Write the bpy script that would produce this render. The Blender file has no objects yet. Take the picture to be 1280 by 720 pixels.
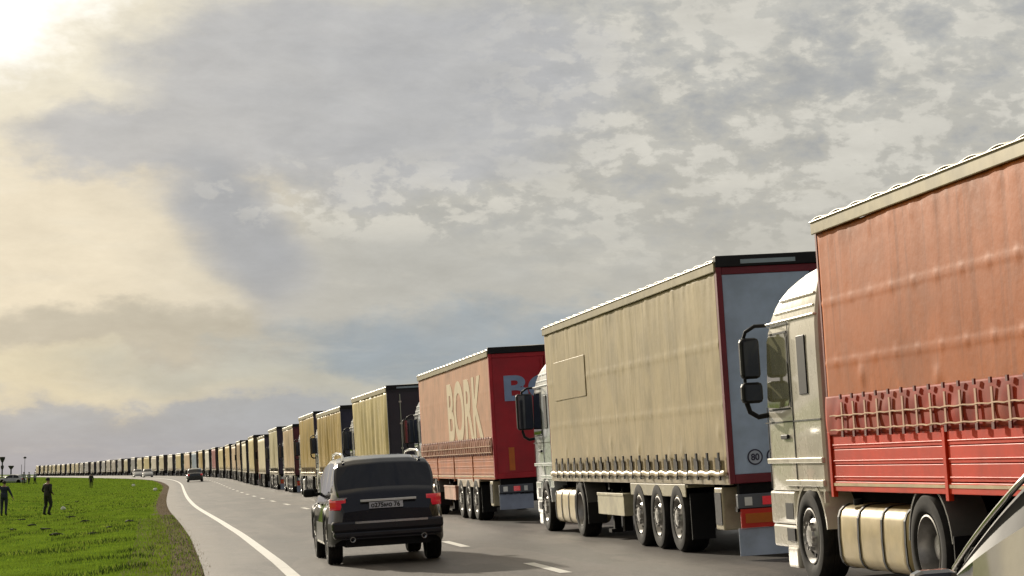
import bpy, math, random
import numpy as np
from mathutils import Vector, Matrix, noise
random.seed(7); np.random.seed(7)
SC = bpy.context.scene
COL = SC.collection
R = math.radians
F = 2700.0            # focal length in photo pixels (1280 wide)
H0 = 1.55             # camera height above the road right below it

def srgb(r, g, b):
    f = lambda c: ((c/255)/12.92 if c/255 <= .04045 else (((c/255)+.055)/1.055)**2.4)
    return (f(r), f(g), f(b), 1.0)

# ------------------------------------------------------------------ camera
cam_d = bpy.data.cameras.new('camera'); cam = bpy.data.objects.new('camera', cam_d); COL.objects.link(cam)
cam_d.sensor_width = 36; cam_d.lens = F/1280*36; cam_d.clip_start = .3; cam_d.clip_end = 20000
PITCH = math.atan(231/F)
cam.location = (0, 0, H0); cam.rotation_euler = (R(90)+PITCH, 0, 0)
SC.camera = cam

# ------------------------------------------------------------------ world
SUN_AZ, SUN_EL = -25.0, 17.0     # degrees, azimuth from +Y towards +X
w = bpy.data.worlds.new('World'); SC.world = w; w.use_nodes = True
NT = w.node_tree; NT.nodes.clear()

class E:
    """tiny expression helper over math nodes"""
    def __init__(s, sock, nt): s.s = sock; s.nt = nt
    @staticmethod
    def m(nt, op, *a):
        n = nt.nodes.new('ShaderNodeMath'); n.operation = op
        for i, v in enumerate(a):
            if isinstance(v, E): nt.links.new(v.s, n.inputs[i])
            else: n.inputs[i].default_value = v
        return E(n.outputs[0], nt)
    def __add__(s, o): return E.m(s.nt, 'ADD', s, o)
    __radd__ = __add__
    def __sub__(s, o): return E.m(s.nt, 'SUBTRACT', s, o)
    def __rsub__(s, o): return E.m(s.nt, 'SUBTRACT', o, s)
    def __mul__(s, o): return E.m(s.nt, 'MULTIPLY', s, o)
    __rmul__ = __mul__
    def __truediv__(s, o): return E.m(s.nt, 'DIVIDE', s, o)
    def clamp(s): return E.m(s.nt, 'MINIMUM', E.m(s.nt, 'MAXIMUM', s, 0.0), 1.0)
def smooth(x, a, b):
    n = x.nt.nodes.new('ShaderNodeMapRange'); n.interpolation_type = 'SMOOTHSTEP'
    x.nt.links.new(x.s, n.inputs['Value'])
    n.inputs['From Min'].default_value = a; n.inputs['From Max'].default_value = b
    return E(n.outputs[0], x.nt)
def comb(x, y, z, nt):
    n = nt.nodes.new('ShaderNodeCombineXYZ')
    for i, v in enumerate((x, y, z)):
        if isinstance(v, E): nt.links.new(v.s, n.inputs[i])
        else: n.inputs[i].default_value = v
    return n.outputs[0]
def nz(nt, vec, scale, detail=5, rough=.55, dist=0.0):
    n = nt.nodes.new('ShaderNodeTexNoise'); nt.links.new(vec, n.inputs['Vector'])
    n.inputs['Scale'].default_value = scale; n.inputs['Detail'].default_value = detail
    n.inputs['Roughness'].default_value = rough; n.inputs['Distortion'].default_value = dist
    return E(n.outputs['Fac'], nt)
def mixc(nt, fac, a, b):
    n = nt.nodes.new('ShaderNodeMix'); n.data_type = 'RGBA'
    if isinstance(fac, E): nt.links.new(fac.s, n.inputs[0])
    else: n.inputs[0].default_value = fac
    for k, v in ((6, a), (7, b)):
        if isinstance(v, tuple): n.inputs[k].default_value = v
        else: nt.links.new(v, n.inputs[k])
    return n.outputs[2]

tc = NT.nodes.new('ShaderNodeTexCoord')
sp = NT.nodes.new('ShaderNodeSeparateXYZ'); NT.links.new(tc.outputs['Generated'], sp.inputs[0])
dx, dy, dz = [E(sp.outputs[i], NT) for i in range(3)]
az = E.m(NT, 'ARCTAN2', dx, dy); el = E.m(NT, 'ARCSINE', dz)
u = az*27.0; v = el*27.0
den = E.m(NT, 'MAXIMUM', dz, 0.0) + .06
plane = comb(dx/den, dy/den, 0.0, NT)          # a flat cloud layer overhead
warpv = comb(u, v*1.8, 3.1, NT)
wn = nz(NT, warpv, .55, 6, .6)
wn2 = nz(NT, comb(u, v*1.8, 9.7, NT), .55, 6, .6)
uu = u + (wn-.5)*2.4; vv = v + (wn2-.5)*1.5
def blob(cx, cy, rx, ry, soft=1.0, x=None, y=None):
    a = ((x or uu)-cx)/rx; b = ((y or vv)-cy)/ry
    d = a*a+b*b
    return smooth(d, 1.0+soft, max(0., 1.0-soft))
def P(x, y): return (x/100-6.4, 5.91-y/100)
# base vertical gradient
c0, c1, c2, c3 = srgb(146,154,168), srgb(158,165,173), srgb(186,183,174), srgb(196,194,186)
base = mixc(NT, smooth(v, -.1, .8), c0, c1)
base = mixc(NT, smooth(v, .9, 2.3), base, c2)
base = mixc(NT, smooth(v, 3.0, 6.0), base, c3)
# warm cream on the sun side
warm = smooth(uu, -1.6, -5.5)*smooth(vv, .55, 1.6)
base = mixc(NT, warm*.95, base, srgb(232,219,194))
low = blob(*P(130,425), 3.0, .33, .8); base = mixc(NT, low*.85, base, srgb(180,174,160))
low2 = blob(*P(150,478), 3.8, .30, .9); base = mixc(NT, low2*.95, base, srgb(214,204,178))
bl = blob(*P(580,425), 2.0, .42, .9); base = mixc(NT, bl*.95, base, srgb(116,144,168))
bl2 = blob(*P(430,470), 3.0, .35, .9); base = mixc(NT, bl2*.5, base, srgb(146,160,168))
# lilac grey cloud bank with its diagonal tail
gb = blob(*P(450,115), 3.2, 1.25, .4); gb2 = blob(*P(200,175), 1.7, .62, .5)
tx, ty = P(290, 290)
ut = u+(wn-.5)*.8; vt = v+(wn2-.5)*.8
tl = (ut-tx)*.69+(vt-ty)*-.72; tn = (ut-tx)*.72+(vt-ty)*.69
tail = smooth(E.m(NT, 'ABSOLUTE', tn), .70, .15)*smooth(E.m(NT, 'ABSOLUTE', tl), 1.5, .6)
wide = blob(*P(560,330), 2.3, 1.2, .8)
bank = E.m(NT, 'MAXIMUM', E.m(NT, 'MAXIMUM', gb, gb2), tail*.95)
base = mixc(NT, wide*.55, base, srgb(180,180,176))
bcol = mixc(NT, nz(NT, comb(u, v*2.2, 0.0, NT), .8, 5), srgb(162,164,169), srgb(198,197,196))
base_b = base
# puffy altocumulus: fine broken texture on the right and along the bank's lower edge
pf = nz(NT, comb(u, v*1.7, 5.5, NT), 1.9, 10, .60, .15)
pf2 = nz(NT, comb(u, v*1.7, 15.5, NT), .42, 5, .5)
area = (smooth(u, -1.5, 1.5)*smooth(v, 1.9, 4.2)).clamp()
edge = blob(*P(470,245), 2.3, .5, .9, u, v)
area = E.m(NT, 'MAXIMUM', area, edge*.95)
puff = smooth(pf*.75+pf2*.35, .54, .615)
dark = smooth(pf*.6+pf2*.5, .56, .40)
base = mixc(NT, (puff*area)*.6, base, srgb(218,214,202))
base = mixc(NT, (dark*area)*.6, base, srgb(166,168,170))
wisp = smooth(nz(NT, comb(u*.5, v*2.4, 7.0, NT), 1.0, 7, .6), .5, .72)
base = mixc(NT, wisp*.22, base, srgb(222,216,200))
# glow round the veiled sun
g = blob(*P(-40, 0), 1.55, .85, .85, uu, vv); g2 = blob(*P(-40, 20), 4.2, 1.7, 1.0, uu, vv)
base = mixc(NT, g2*.62, base, srgb(240,234,214))
base = mixc(NT, bank*.88, base, bcol)
base = mixc(NT, tail*.8, base, srgb(160,163,168))
base = mixc(NT, (puff*area)*.42, base, srgb(218,214,204))
base = mixc(NT, (dark*area)*.35, base, srgb(160,162,165))
base = mixc(NT, g, base, (1.35, 1.33, 1.27, 1))
fnz = nz(NT, comb(u*.8, v*2.0, 2.2, NT), 1.3, 10, .68, .2)
mf = NT.nodes.new('ShaderNodeVectorMath'); mf.operation = 'SCALE'; NT.links.new(base, mf.inputs[0]); NT.links.new(((fnz-.5)*.42+1.0).s, mf.inputs['Scale']); base = mf.outputs[0]
sky_low = mixc(NT, smooth(v, -.6, -.05), srgb(84,84,78), base)
sky_low = mixc(NT, smooth(dy, .15, -.75)*.72, sky_low, srgb(80,88,106))      # unseen sky behind the camera, dimmed to darken rear-facing surfaces
bgc = NT.nodes.new('ShaderNodeBackground'); NT.links.new(sky_low, bgc.inputs[0]); bgc.inputs[1].default_value = 1.0
sky = NT.nodes.new('ShaderNodeTexSky'); sky.sky_type = 'NISHITA'; sky.sun_disc = False
sky.sun_elevation = R(SUN_EL); sky.sun_rotation = R(SUN_AZ)
bgs = NT.nodes.new('ShaderNodeBackground'); NT.links.new(sky.outputs[0], bgs.inputs[0]); bgs.inputs[1].default_value = 0.06
mx = NT.nodes.new('ShaderNodeMixShader'); mx.inputs[0].default_value = .93     # 93 % cloud cover
NT.links.new(bgs.outputs[0], mx.inputs[1]); NT.links.new(bgc.outputs[0], mx.inputs[2])
wo = NT.nodes.new('ShaderNodeOutputWorld'); NT.links.new(mx.outputs[0], wo.inputs[0])

# ------------------------------------------------------------------ sun, exposure
sl = bpy.data.lights.new('sun', 'SUN'); sun = bpy.data.objects.new('sun', sl); COL.objects.link(sun)
sl.energy = 4.6; sl.angle = R(.8); sl.color = (1, .90, .74)
sd = Vector((math.sin(R(SUN_AZ))*math.cos(R(SUN_EL)), math.cos(R(SUN_AZ))*math.cos(R(SUN_EL)), math.sin(R(SUN_EL))))
sun.rotation_euler = sd.to_track_quat('Z', 'Y').to_euler(); sun.location = sd*60
vs = SC.view_settings; vs.view_transform = 'Standard'; vs.look = 'None'; vs.exposure = 0.0; vs.gamma = 1
vs.use_curve_mapping = False
SC.render.engine = 'CYCLES'; SC.cycles.max_bounces = 6; SC.cycles.use_denoising = True

# ------------------------------------------------------------------ materials
MATS = {}
def mat(name, col, rough=.6, metal=0., var=.12, vscale=3., bump=0., bscale=30., coat=0., streak=0., emit=0., dirt=None, dirtamt=0., spec=.5, dz_=(1, 1, 1), top=None):
    if name in MATS: return MATS[name]
    m = bpy.data.materials.new(name); m.use_nodes = True; nt = m.node_tree; b = nt.nodes['Principled BSDF']
    c = srgb(*col) if max(col[:3]) > 1.001 else (*col[:3], 1)
    t = nt.nodes.new('ShaderNodeTexCoord'); mp = nt.nodes.new('ShaderNodeMapping')
    mp.inputs['Scale'].default_value = dz_
    nt.links.new(t.outputs['Object'], mp.inputs[0]); vec = mp.outputs[0]
    n = nz(nt, vec, vscale, 6, .6)
    lo = tuple(x*(1-var) for x in c[:3])+(1,); hi = tuple(min(1, x*(1+var)) for x in c[:3])+(1,)
    cc = mixc(nt, smooth(n, .3, .7), lo, hi)
    if dirt is not None:
        dn = nz(nt, vec, vscale*.6, 8, .65, .3)
        cc = mixc(nt, smooth(dn, .42, .72)*dirtamt, cc, srgb(*dirt))
    if streak > 0:   # rain-washed vertical streaks
        m2 = nt.nodes.new('ShaderNodeMapping'); m2.inputs['Scale'].default_value = (5, 5, .35)
        nt.links.new(t.outputs['Object'], m2.inputs[0])
        sn = nz(nt, m2.outputs[0], 1.6, 6, .6)
        cc = mixc(nt, smooth(sn, .50, .68)*streak, cc, tuple(x*.5 for x in c[:3])+(1,))
    nt.links.new(cc, b.inputs['Base Color'])
    rn = nz(nt, vec, vscale*2.3, 4)
    rr = rn*.18+(rough-.09)
    nt.links.new(rr.clamp().s, b.inputs['Roughness'])
    b.inputs['Metallic'].default_value = metal
    b.inputs['Specular IOR Level'].default_value = spec
    b.inputs['Coat Weight'].default_value = coat; b.inputs['Coat Roughness'].default_value = .06
    if bump > 0:
        bp = nt.nodes.new('ShaderNodeBump'); bp.inputs['Strength'].default_value = bump; bp.inputs['Distance'].default_value = .01
        bn = nz(nt, vec, bscale, 5); nt.links.new(bn.s, bp.inputs['Height']); nt.links.new(bp.outputs[0], b.inputs['Normal'])
    if emit > 0:
        b.inputs['Emission Color'].default_value = c; b.inputs['Emission Strength'].default_value = emit
    MATS[name] = m; return m
black = lambda: mat('black plastic', (.008, .008, .010), .55, var=.3, dirt=(45,42,38), dirtamt=.2, spec=.3)
darkm = lambda: mat('chassis steel', (.008, .008, .009), .8, var=.4, dirt=(45,40,34), dirtamt=.3, spec=.2)
rubber = lambda: mat('tyre rubber', (.011, .0105, .0105), .85, var=.3, vscale=6, dirt=(80,74,66), dirtamt=.35, spec=.3)
rimm = lambda: mat('rim silver', (.42, .41, .40), .38, .7, var=.25, vscale=5, dirt=(70,62,52), dirtamt=.5)
alu = lambda: mat('aluminium', (.5, .48, .43), .38, .8, var=.15)
def glassm():
    return mat('tinted glass', (.006, .008, .018), .03, var=.1, spec=.5)
redl = lambda: mat('red lamp lens', (.42, .01, .02), .2, coat=1., var=.1, emit=.45)
whitel = lambda: mat('white lamp lens', (.7, .7, .68), .25, coat=1.)

# ------------------------------------------------------------------ mesh helpers
class MB:
    def __init__(s): s.v = []; s.f = []; s.m = []
    def quad(s, ids, mi=0): s.f.append(tuple(ids)); s.m.append(mi)
    def box(s, x0, x1, y0, y1, z0, z1, mi=0, taper=0):
        b = len(s.v); t = taper
        s.v += [(x0,y0,z0),(x1,y0,z0),(x1,y1,z0),(x0,y1,z0),(x0+t,y0+t,z1),(x1-t,y0+t,z1),(x1-t,y1-t,z1),(x0+t,y1-t,z1)]
        for q in ((0,3,2,1),(4,5,6,7),(0,1,5,4),(1,2,6,5),(2,3,7,6),(3,0,4,7)): s.quad([b+i for i in q], mi)
        return s
    def lathe(s, prof, c, axis='x', n=28, mi=0, close=False):
        """prof: list of (r, a) radius / position along axis"""
        b = len(s.v); k = len(prof)
        for i in range(n):
            t = 2*math.pi*i/n
            for r, a in prof:
                p, q = r*math.cos(t), r*math.sin(t)
                if axis == 'x': s.v.append((c[0]+a, c[1]+p, c[2]+q))
                elif axis == 'y': s.v.append((c[0]+p, c[1]+a, c[2]-q))
                else: s.v.append((c[0]+p, c[1]+q, c[2]+a))
        for i in range(n):
            j = (i+1) % n
            for q in range(k-1):
                s.quad((b+i*k+q, b+j*k+q, b+j*k+q+1, b+i*k+q+1), mi)
        return s
    def tube(s, pts, r, n=8, mi=0):
        pts = [Vector(p) for p in pts]; b = len(s.v)
        for i, p in enumerate(pts):
            t = (pts[min(i+1, len(pts)-1)]-pts[max(i-1, 0)]).normalized()
            a = t.cross(Vector((0, 0, 1)));
            if a.length < .1: a = t.cross(Vector((1, 0, 0)))
            a.normalize(); c = t.cross(a)
            rr = r[i] if isinstance(r, (list, tuple)) else r
            for k in range(n):
                an = 2*math.pi*k/n; s.v.append(tuple(p+a*rr*math.cos(an)+c*rr*math.sin(an)))
        for i in range(len(pts)-1):
            for k in range(n):
                l = (k+1) % n; s.quad((b+i*n+k, b+i*n+l, b+(i+1)*n+l, b+(i+1)*n+k), mi)
        s.f.append(tuple(b+k for k in range(n))); s.m.append(mi)
        e = b+(len(pts)-1)*n; s.f.append(tuple(e+k for k in reversed(range(n)))); s.m.append(mi)
        return s
    def grid(s, fn, nu, nv, mi=0):
        b = len(s.v)
        for i in range(nu+1):
            for j in range(nv+1): s.v.append(tuple(fn(i/nu, j/nv)))
        for i in range(nu):
            for j in range(nv):
                a = b+i*(nv+1)+j; s.quad((a, a+nv+1, a+nv+2, a+1), mi)
        return s
    def mesh(s, name):
        me = bpy.data.meshes.new(name); me.from_pydata([tuple(map(float, p)) for p in s.v], [], s.f)
        if any(s.m): me.polygons.foreach_set('material_index', s.m)
        me.update(); return me
    def build(s, name, mats, parent=None, smoothf=None, bevel=0., loc=None, solid=0.):
        me = s.mesh(name)
        for m_ in (mats if isinstance(mats, (list, tuple)) else [mats]): me.materials.append(m_)
        o = bpy.data.objects.new(name, me); COL.objects.link(o)
        if parent is not None: o.parent = parent
        if loc: o.location = loc
        if smoothf is not None:
            me.polygons.foreach_set('use_smooth', [True]*len(me.polygons))
            if smoothf < 180: me.set_sharp_from_angle(angle=R(smoothf))
        if bevel > 0:
            bv = o.modifiers.new('bevel', 'BEVEL'); bv.width = bevel; bv.segments = 2; bv.limit_method = 'ANGLE'; bv.angle_limit = R(40)
        if solid:
            sm = o.modifiers.new('solid', 'SOLIDIFY'); sm.thickness = solid; sm.offset = 0
        return o
def tag(o, label=None, cat=None, group=None, kind=None):
    if label: o['label'] = label
    if cat: o['category'] = cat
    if group: o['group'] = group
    if kind: o['kind'] = kind
    return o
def empty(name, mw=None):
    o = bpy.data.objects.new(name, None); COL.objects.link(o); o.empty_display_size = .2
    if mw is not None: o.matrix_world = mw
    return o
def share(o, parent, loc=None, mats=None):
    c = o.copy(); COL.objects.link(c); c.parent = parent
    if loc is not None: c.location = loc
    return c
def text_mesh(name, s, size, m, parent, M, sx=1., thick=.004, align='LEFT'):
    cu = bpy.data.curves.new(name, 'FONT'); cu.body = s; cu.size = size; cu.extrude = thick; cu.align_x = align; cu.offset = size*.03
    to = bpy.data.objects.new(name, cu); COL.objects.link(to)
    bpy.context.view_layer.update()
    me = bpy.data.meshes.new_from_object(to.evaluated_get(bpy.context.evaluated_depsgraph_get()))
    bpy.data.objects.remove(to)
    me.transform(Matrix.Diagonal((sx, 1, 1, 1))); me.transform(M); me.name = name
    me.materials.clear(); me.materials.append(m)
    o = bpy.data.objects.new(name, me); COL.objects.link(o); o.parent = parent
    return o

# ------------------------------------------------------------------ the road's course
KZ = [(-120,26),(0,7.3),(28.6,2.88),(42,.82),(63.7,-2.58),(84.6,-6.35),(110,-10.55),(142,-15.6),(160,-18.4),(189,-22.9),(223,-28.2),
      (240,-30.9),(284,-38.6),(327,-46.6),(386,-59.3),(490,-85.6),(620,-119.5),(830,-180),(1100,-266),(2000,-560),(6000,-1900)]
_zx = np.array([k[0] for k in KZ], float); _zy = np.array([k[1] for k in KZ], float)
def _sm(xs, ys, x, wdt):
    k = np.linspace(-1, 1, 9); return float(np.mean(np.interp(x+k*wdt, xs, ys)))
def TX(Y): return _sm(_zx, _zy, Y, 6+abs(Y)*.12)
def TS(Y): return (TX(Y+1.0)-TX(Y-1.0))/2.0
PZ = [(-200,-1.14),(0,-1.15),(100,-1.14),(140,-1.11),(189,-.97),(240,-.74),(300,-.58),(400,-.55),(500,-.6),(830,-1.25),(1500,-2.3),(6000,-5.5)]
_px = np.array([k[0] for k in PZ], float); _py = np.array([k[1] for k in PZ], float)
def TZ(Y): return _sm(_px, _py, Y, 4+abs(Y)*.08)+H0
def bank(Y): return float(np.interp(Y, [0, 60, 250, 500, 900], [.062, .06, .055, .05, .02]))
def toXY(Y, d):
    """point on the row at forward distance Y, d metres right of the trucks' left side"""
    s = TS(Y); return TX(Y)+d*math.sqrt(1+s*s), Y
def roadz(Y, d): return TZ(Y)+bank(Y)*d
def dat(X, Y):
    s = TS(Y); return (X-TX(Y))/math.sqrt(1+s*s)
def pave(Y): return -6.78-float(np.interp(Y, [36, 60], [0, .12]))-float(np.interp(Y, [0, 40, 200, 300, 450, 900], [0, 0, 0, 1.0, 3.2, 4.0]))
FZ = [(-200,-2.0),(40,-2.0),(100,-2.18),(150,-2.1),(250,-1.9),(330,-1.55),(450,-1.5),(830,-1.8),(1500,-2.6),(6000,-6)]
_fx = np.array([k[0] for k in FZ], float); _fy = np.array([k[1] for k in FZ], float)
def groundz(X, Y, d=None):
    if d is None: d = dat(X, Y)
    pe = pave(Y)
    if d < pe:
        e = roadz(Y, pe)-.02; f = _sm(_fx, _fy, Y, 10)+H0+.09*noise.noise(Vector((X*.06, Y*.03, 0)))
        t = min(1, (pe-d)/7.5); t = t*t*(3-2*t)
        z = e*(1-t)+f*t
        if pe-d < 60: z += .03*noise.noise(Vector((X*.9, Y*.45, 2)))*min(1, (pe-d)/.5)
        return z
    if d > 8.5:
        t = min(1, (d-8.5)/9); t = t*t*(3-2*t)
        return (roadz(Y, 8.5)-.02)*(1-t)+(_sm(_fx, _fy, Y, 10)+H0)*t
    return roadz(Y, d)-.03

def rows():
    ys = list(np.arange(-60, 40, 5.))+list(np.arange(40, 140, 1.2))+list(np.arange(140, 520, 4.))+list(np.arange(520, 1500, 20))+[1600,1800,2100,2500,3000,3800,5000,7000]
    return ys
def strip(name, m, dl, dr, ys, nd=2, lift=0., loop=None):
    mb = MB(); uv = []
    for Y in ys:
        a, b_ = (dl(Y) if callable(dl) else dl), (dr(Y) if callable(dr) else dr)
        for k in range(nd):
            d = a+(b_-a)*k/(nd-1); X, _ = toXY(Y, d); mb.v.append((X, Y, roadz(Y, d)+lift)); uv.append((d, Y))
    for i in range(len(ys)-1):
        for k in range(nd-1):
            q = i*nd+k; mb.quad((q, q+1, q+nd+1, q+nd))
    o = mb.build(name, m, smoothf=180); me = o.data
    ul = me.uv_layers.new(name='road')
    idx = np.empty(len(me.loops), int); me.loops.foreach_get('vertex_index', idx)
    ul.data.foreach_set('uv', np.array(uv)[idx].ravel())
    return o

def ground_mat():
    m = bpy.data.materials.new('field soil and turf'); m.use_nodes = True; nt = m.node_tree; b = nt.nodes['Principled BSDF']
    t = nt.nodes.new('ShaderNodeTexCoord'); vec = t.outputs['Object']
    a = nt.nodes.new('ShaderNodeAttribute'); a.attribute_name = 'verge'
    n1 = nz(nt, vec, .35, 8, .65); n2 = nz(nt, vec, 2.5, 6, .7); n3 = nz(nt, vec, .03, 5)
    c = mixc(nt, smooth(n1, .38, .62), (.08, .15, .016, 1), (.17, .26, .03, 1))
    c = mixc(nt, smooth(n3, .45, .65)*.4, c, (.15, .22, .02, 1))
    c = mixc(nt, smooth(n2, .52, .66)*.8, c, (.035, .06, .012, 1))
    soil = mixc(nt, smooth(nz(nt, vec, 9, 8, .75), .38, .62), (.085, .068, .05, 1), (.30, .25, .19, 1))
    c = mixc(nt, smooth(E(a.outputs['Fac'], nt)+(n2-.5)*.9, .35, .65), c, soil)
    nt.links.new(c, b.inputs['Base Color']); b.inputs['Roughness'].default_value = .95; b.inputs['Specular IOR Level'].default_value = .0
    bp = nt.nodes.new('ShaderNodeBump'); bp.inputs['Distance'].default_value = .08; bp.inputs['Strength'].default_value = .8
    nt.links.new(nz(nt, vec, 3.0, 8, .7).s, bp.inputs['Height']); nt.links.new(bp.outputs[0], b.inputs['Normal'])
    return m
def road_mat():
    m = bpy.data.materials.new('worn asphalt'); m.use_nodes = True; nt = m.node_tree; b = nt.nodes['Principled BSDF']
    uvn = nt.nodes.new('ShaderNodeUVMap'); uvn.uv_map = 'road'
    s = nt.nodes.new('ShaderNodeSeparateXYZ'); nt.links.new(uvn.outputs[0], s.inputs[0])
    d, Y = E(s.outputs[0], nt), E(s.outputs[1], nt)
    fine = nz(nt, comb(d, Y*.6, 0., nt), 12, 8, .75)
    patch = nz(nt, comb(d*1.0, Y*.16, 0., nt), 1.1, 7, .6)
    big = nz(nt, comb(d*.35, Y*.05, 4., nt), 1.0, 5, .6)
    c = mixc(nt, smooth(patch, .35, .68), (.050, .045, .042, 1), (.135, .120, .106, 1))
    c = mixc(nt, smooth(big, .42, .62)*.5, c, (.125, .108, .096, 1))
    sp2 = nz(nt, comb(d, Y*.5, 6., nt), 4.5, 9, .75)
    c = mixc(nt, smooth(sp2, .54, .66)*.45, c, (.035, .032, .030, 1))
    c = mixc(nt, smooth(sp2, .46, .34)*.35, c, (.17, .15, .13, 1))
    c = mixc(nt, smooth(nz(nt, comb(d*.8, Y*.12, 12., nt), 1.2, 3, .4), .585, .60)*.5, c, (.045, .042, .040, 1))   # repaired patches
    c = mixc(nt, smooth(fine, .45, .75)*.45, c, (.20, .18, .165, 1))
    # tyre tracks, polished a little darker
    for cx in (-5.0, -3.4, -1.2, .6):
        tr = smooth(E.m(nt, 'ABSOLUTE', d+(-cx)+(big-.5)*.4), .36, .05)
        c = mixc(nt, tr*.30, c, (.06, .055, .05, 1))
    c = mixc(nt, smooth(d+(patch-.5)*.8, -6.0, -6.6)*.7, c, (.16, .135, .112, 1))   # dusty shoulder
    # tar-sealed cracks
    wv = nz(nt, comb(d*.25, Y*.5, 8., nt), 1.0, 6, .6)
    cr = smooth(E.m(nt, 'ABSOLUTE', wv-.5), .006, .001)
    c = mixc(nt, cr*.5, c, (.03, .028, .026, 1))
    nt.links.new(c, b.inputs['Base Color'])
    nt.links.new((patch*.25+.42).s, b.inputs['Roughness']); b.inputs['Specular IOR Level'].default_value = .45
    bp = nt.nodes.new('ShaderNodeBump'); bp.inputs['Distance'].default_value = .012; bp.inputs['Strength'].default_value = .6
    nt.links.new(nz(nt, comb(d, Y, 0., nt), 55, 4, .7).s, bp.inputs['Height']); nt.links.new(bp.outputs[0], b.inputs['Normal'])
    return m
def paint_mat():
    m = bpy.data.materials.new('road paint'); m.use_nodes = True; nt = m.node_tree; b = nt.nodes['Principled BSDF']
    t = nt.nodes.new('ShaderNodeTexCoord')
    n = nz(nt, t.outputs['Object'], 3.0, 9, .75)
    c = mixc(nt, smooth(n, .56, .70), (.80, .79, .75, 1), (.42, .39, .35, 1))
    nt.links.new(c, b.inputs['Base Color']); b.inputs['Roughness'].default_value = .6
    return m

ys = rows()
offs = sorted(set([-4000,-2500,-1500,-900,-500,-300,-200,-140,-100,-75,-60]+list(np.arange(-50,-14,1.5))+list(np.arange(-14,-7,.25))+[-7.05,-6.9,-6.5]+list(np.arange(-6,9,2.))+[8.5,10,12,15,18,25,40,80,200,600,1500,3500]))
gb_ = MB(); verge = []
for Y in ys:
    for d in offs:
        X, _ = toXY(Y, d); gb_.v.append((X, Y, groundz(X, Y, d)))
        pe = pave(Y); q = pe-d
        vw = .32+.30*noise.noise(Vector((Y*.25, 0, 5)))+float(np.interp(Y, [30, 60, 90], [.45, .2, 0]))
        verge.append(max(0., min(1., 1-(q-vw)/.6)) if q > -.5 else (1. if d < 9 else 0.))
n_ = len(offs)
for i in range(len(ys)-1):
    for k in range(n_-1):
        a = i*n_+k; gb_.quad((a, a+1, a+n_+1, a+n_))
ground = gb_.build('ground', ground_mat(), smoothf=180); tag(ground, kind='structure')
va = ground.data.attributes.new('verge', 'FLOAT', 'POINT'); va.data.foreach_set('value', verge)
rm = road_mat()
tag(strip('road', rm, pave, 8.0, ys, 14, 0.), kind='structure')
pm = paint_mat()
LY = list(np.arange(-40, 600, 1.0))+list(np.arange(600, 1400, 20.))
def line_obj(name, d0, wd):
    return tag(strip(name, pm, lambda Y: d0+.16*float(np.interp(Y, [36, 60], [1, 0]))-wd/2, lambda Y: d0+.16*float(np.interp(Y, [36, 60], [1, 0]))+wd/2, LY, 3, .005), kind='structure')
line_obj('edge_line', -5.7, .19)
dm = MB()
y = 28.0-9.7*6
while y < 700:
    q = np.arange(0, 3.01, .5)
    b0 = len(dm.v)
    for t in q:
        for d in (-2.33, -2.17):
            X, _ = toXY(y+t, d); dm.v.append((X, y+t, roadz(y+t, d)+.006))
    for i in range(len(q)-1):
        a = b0+i*2; dm.quad((a, a+1, a+3, a+2))
    y += 9.7
tag(dm.build('lane_line', pm), kind='structure')

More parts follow.
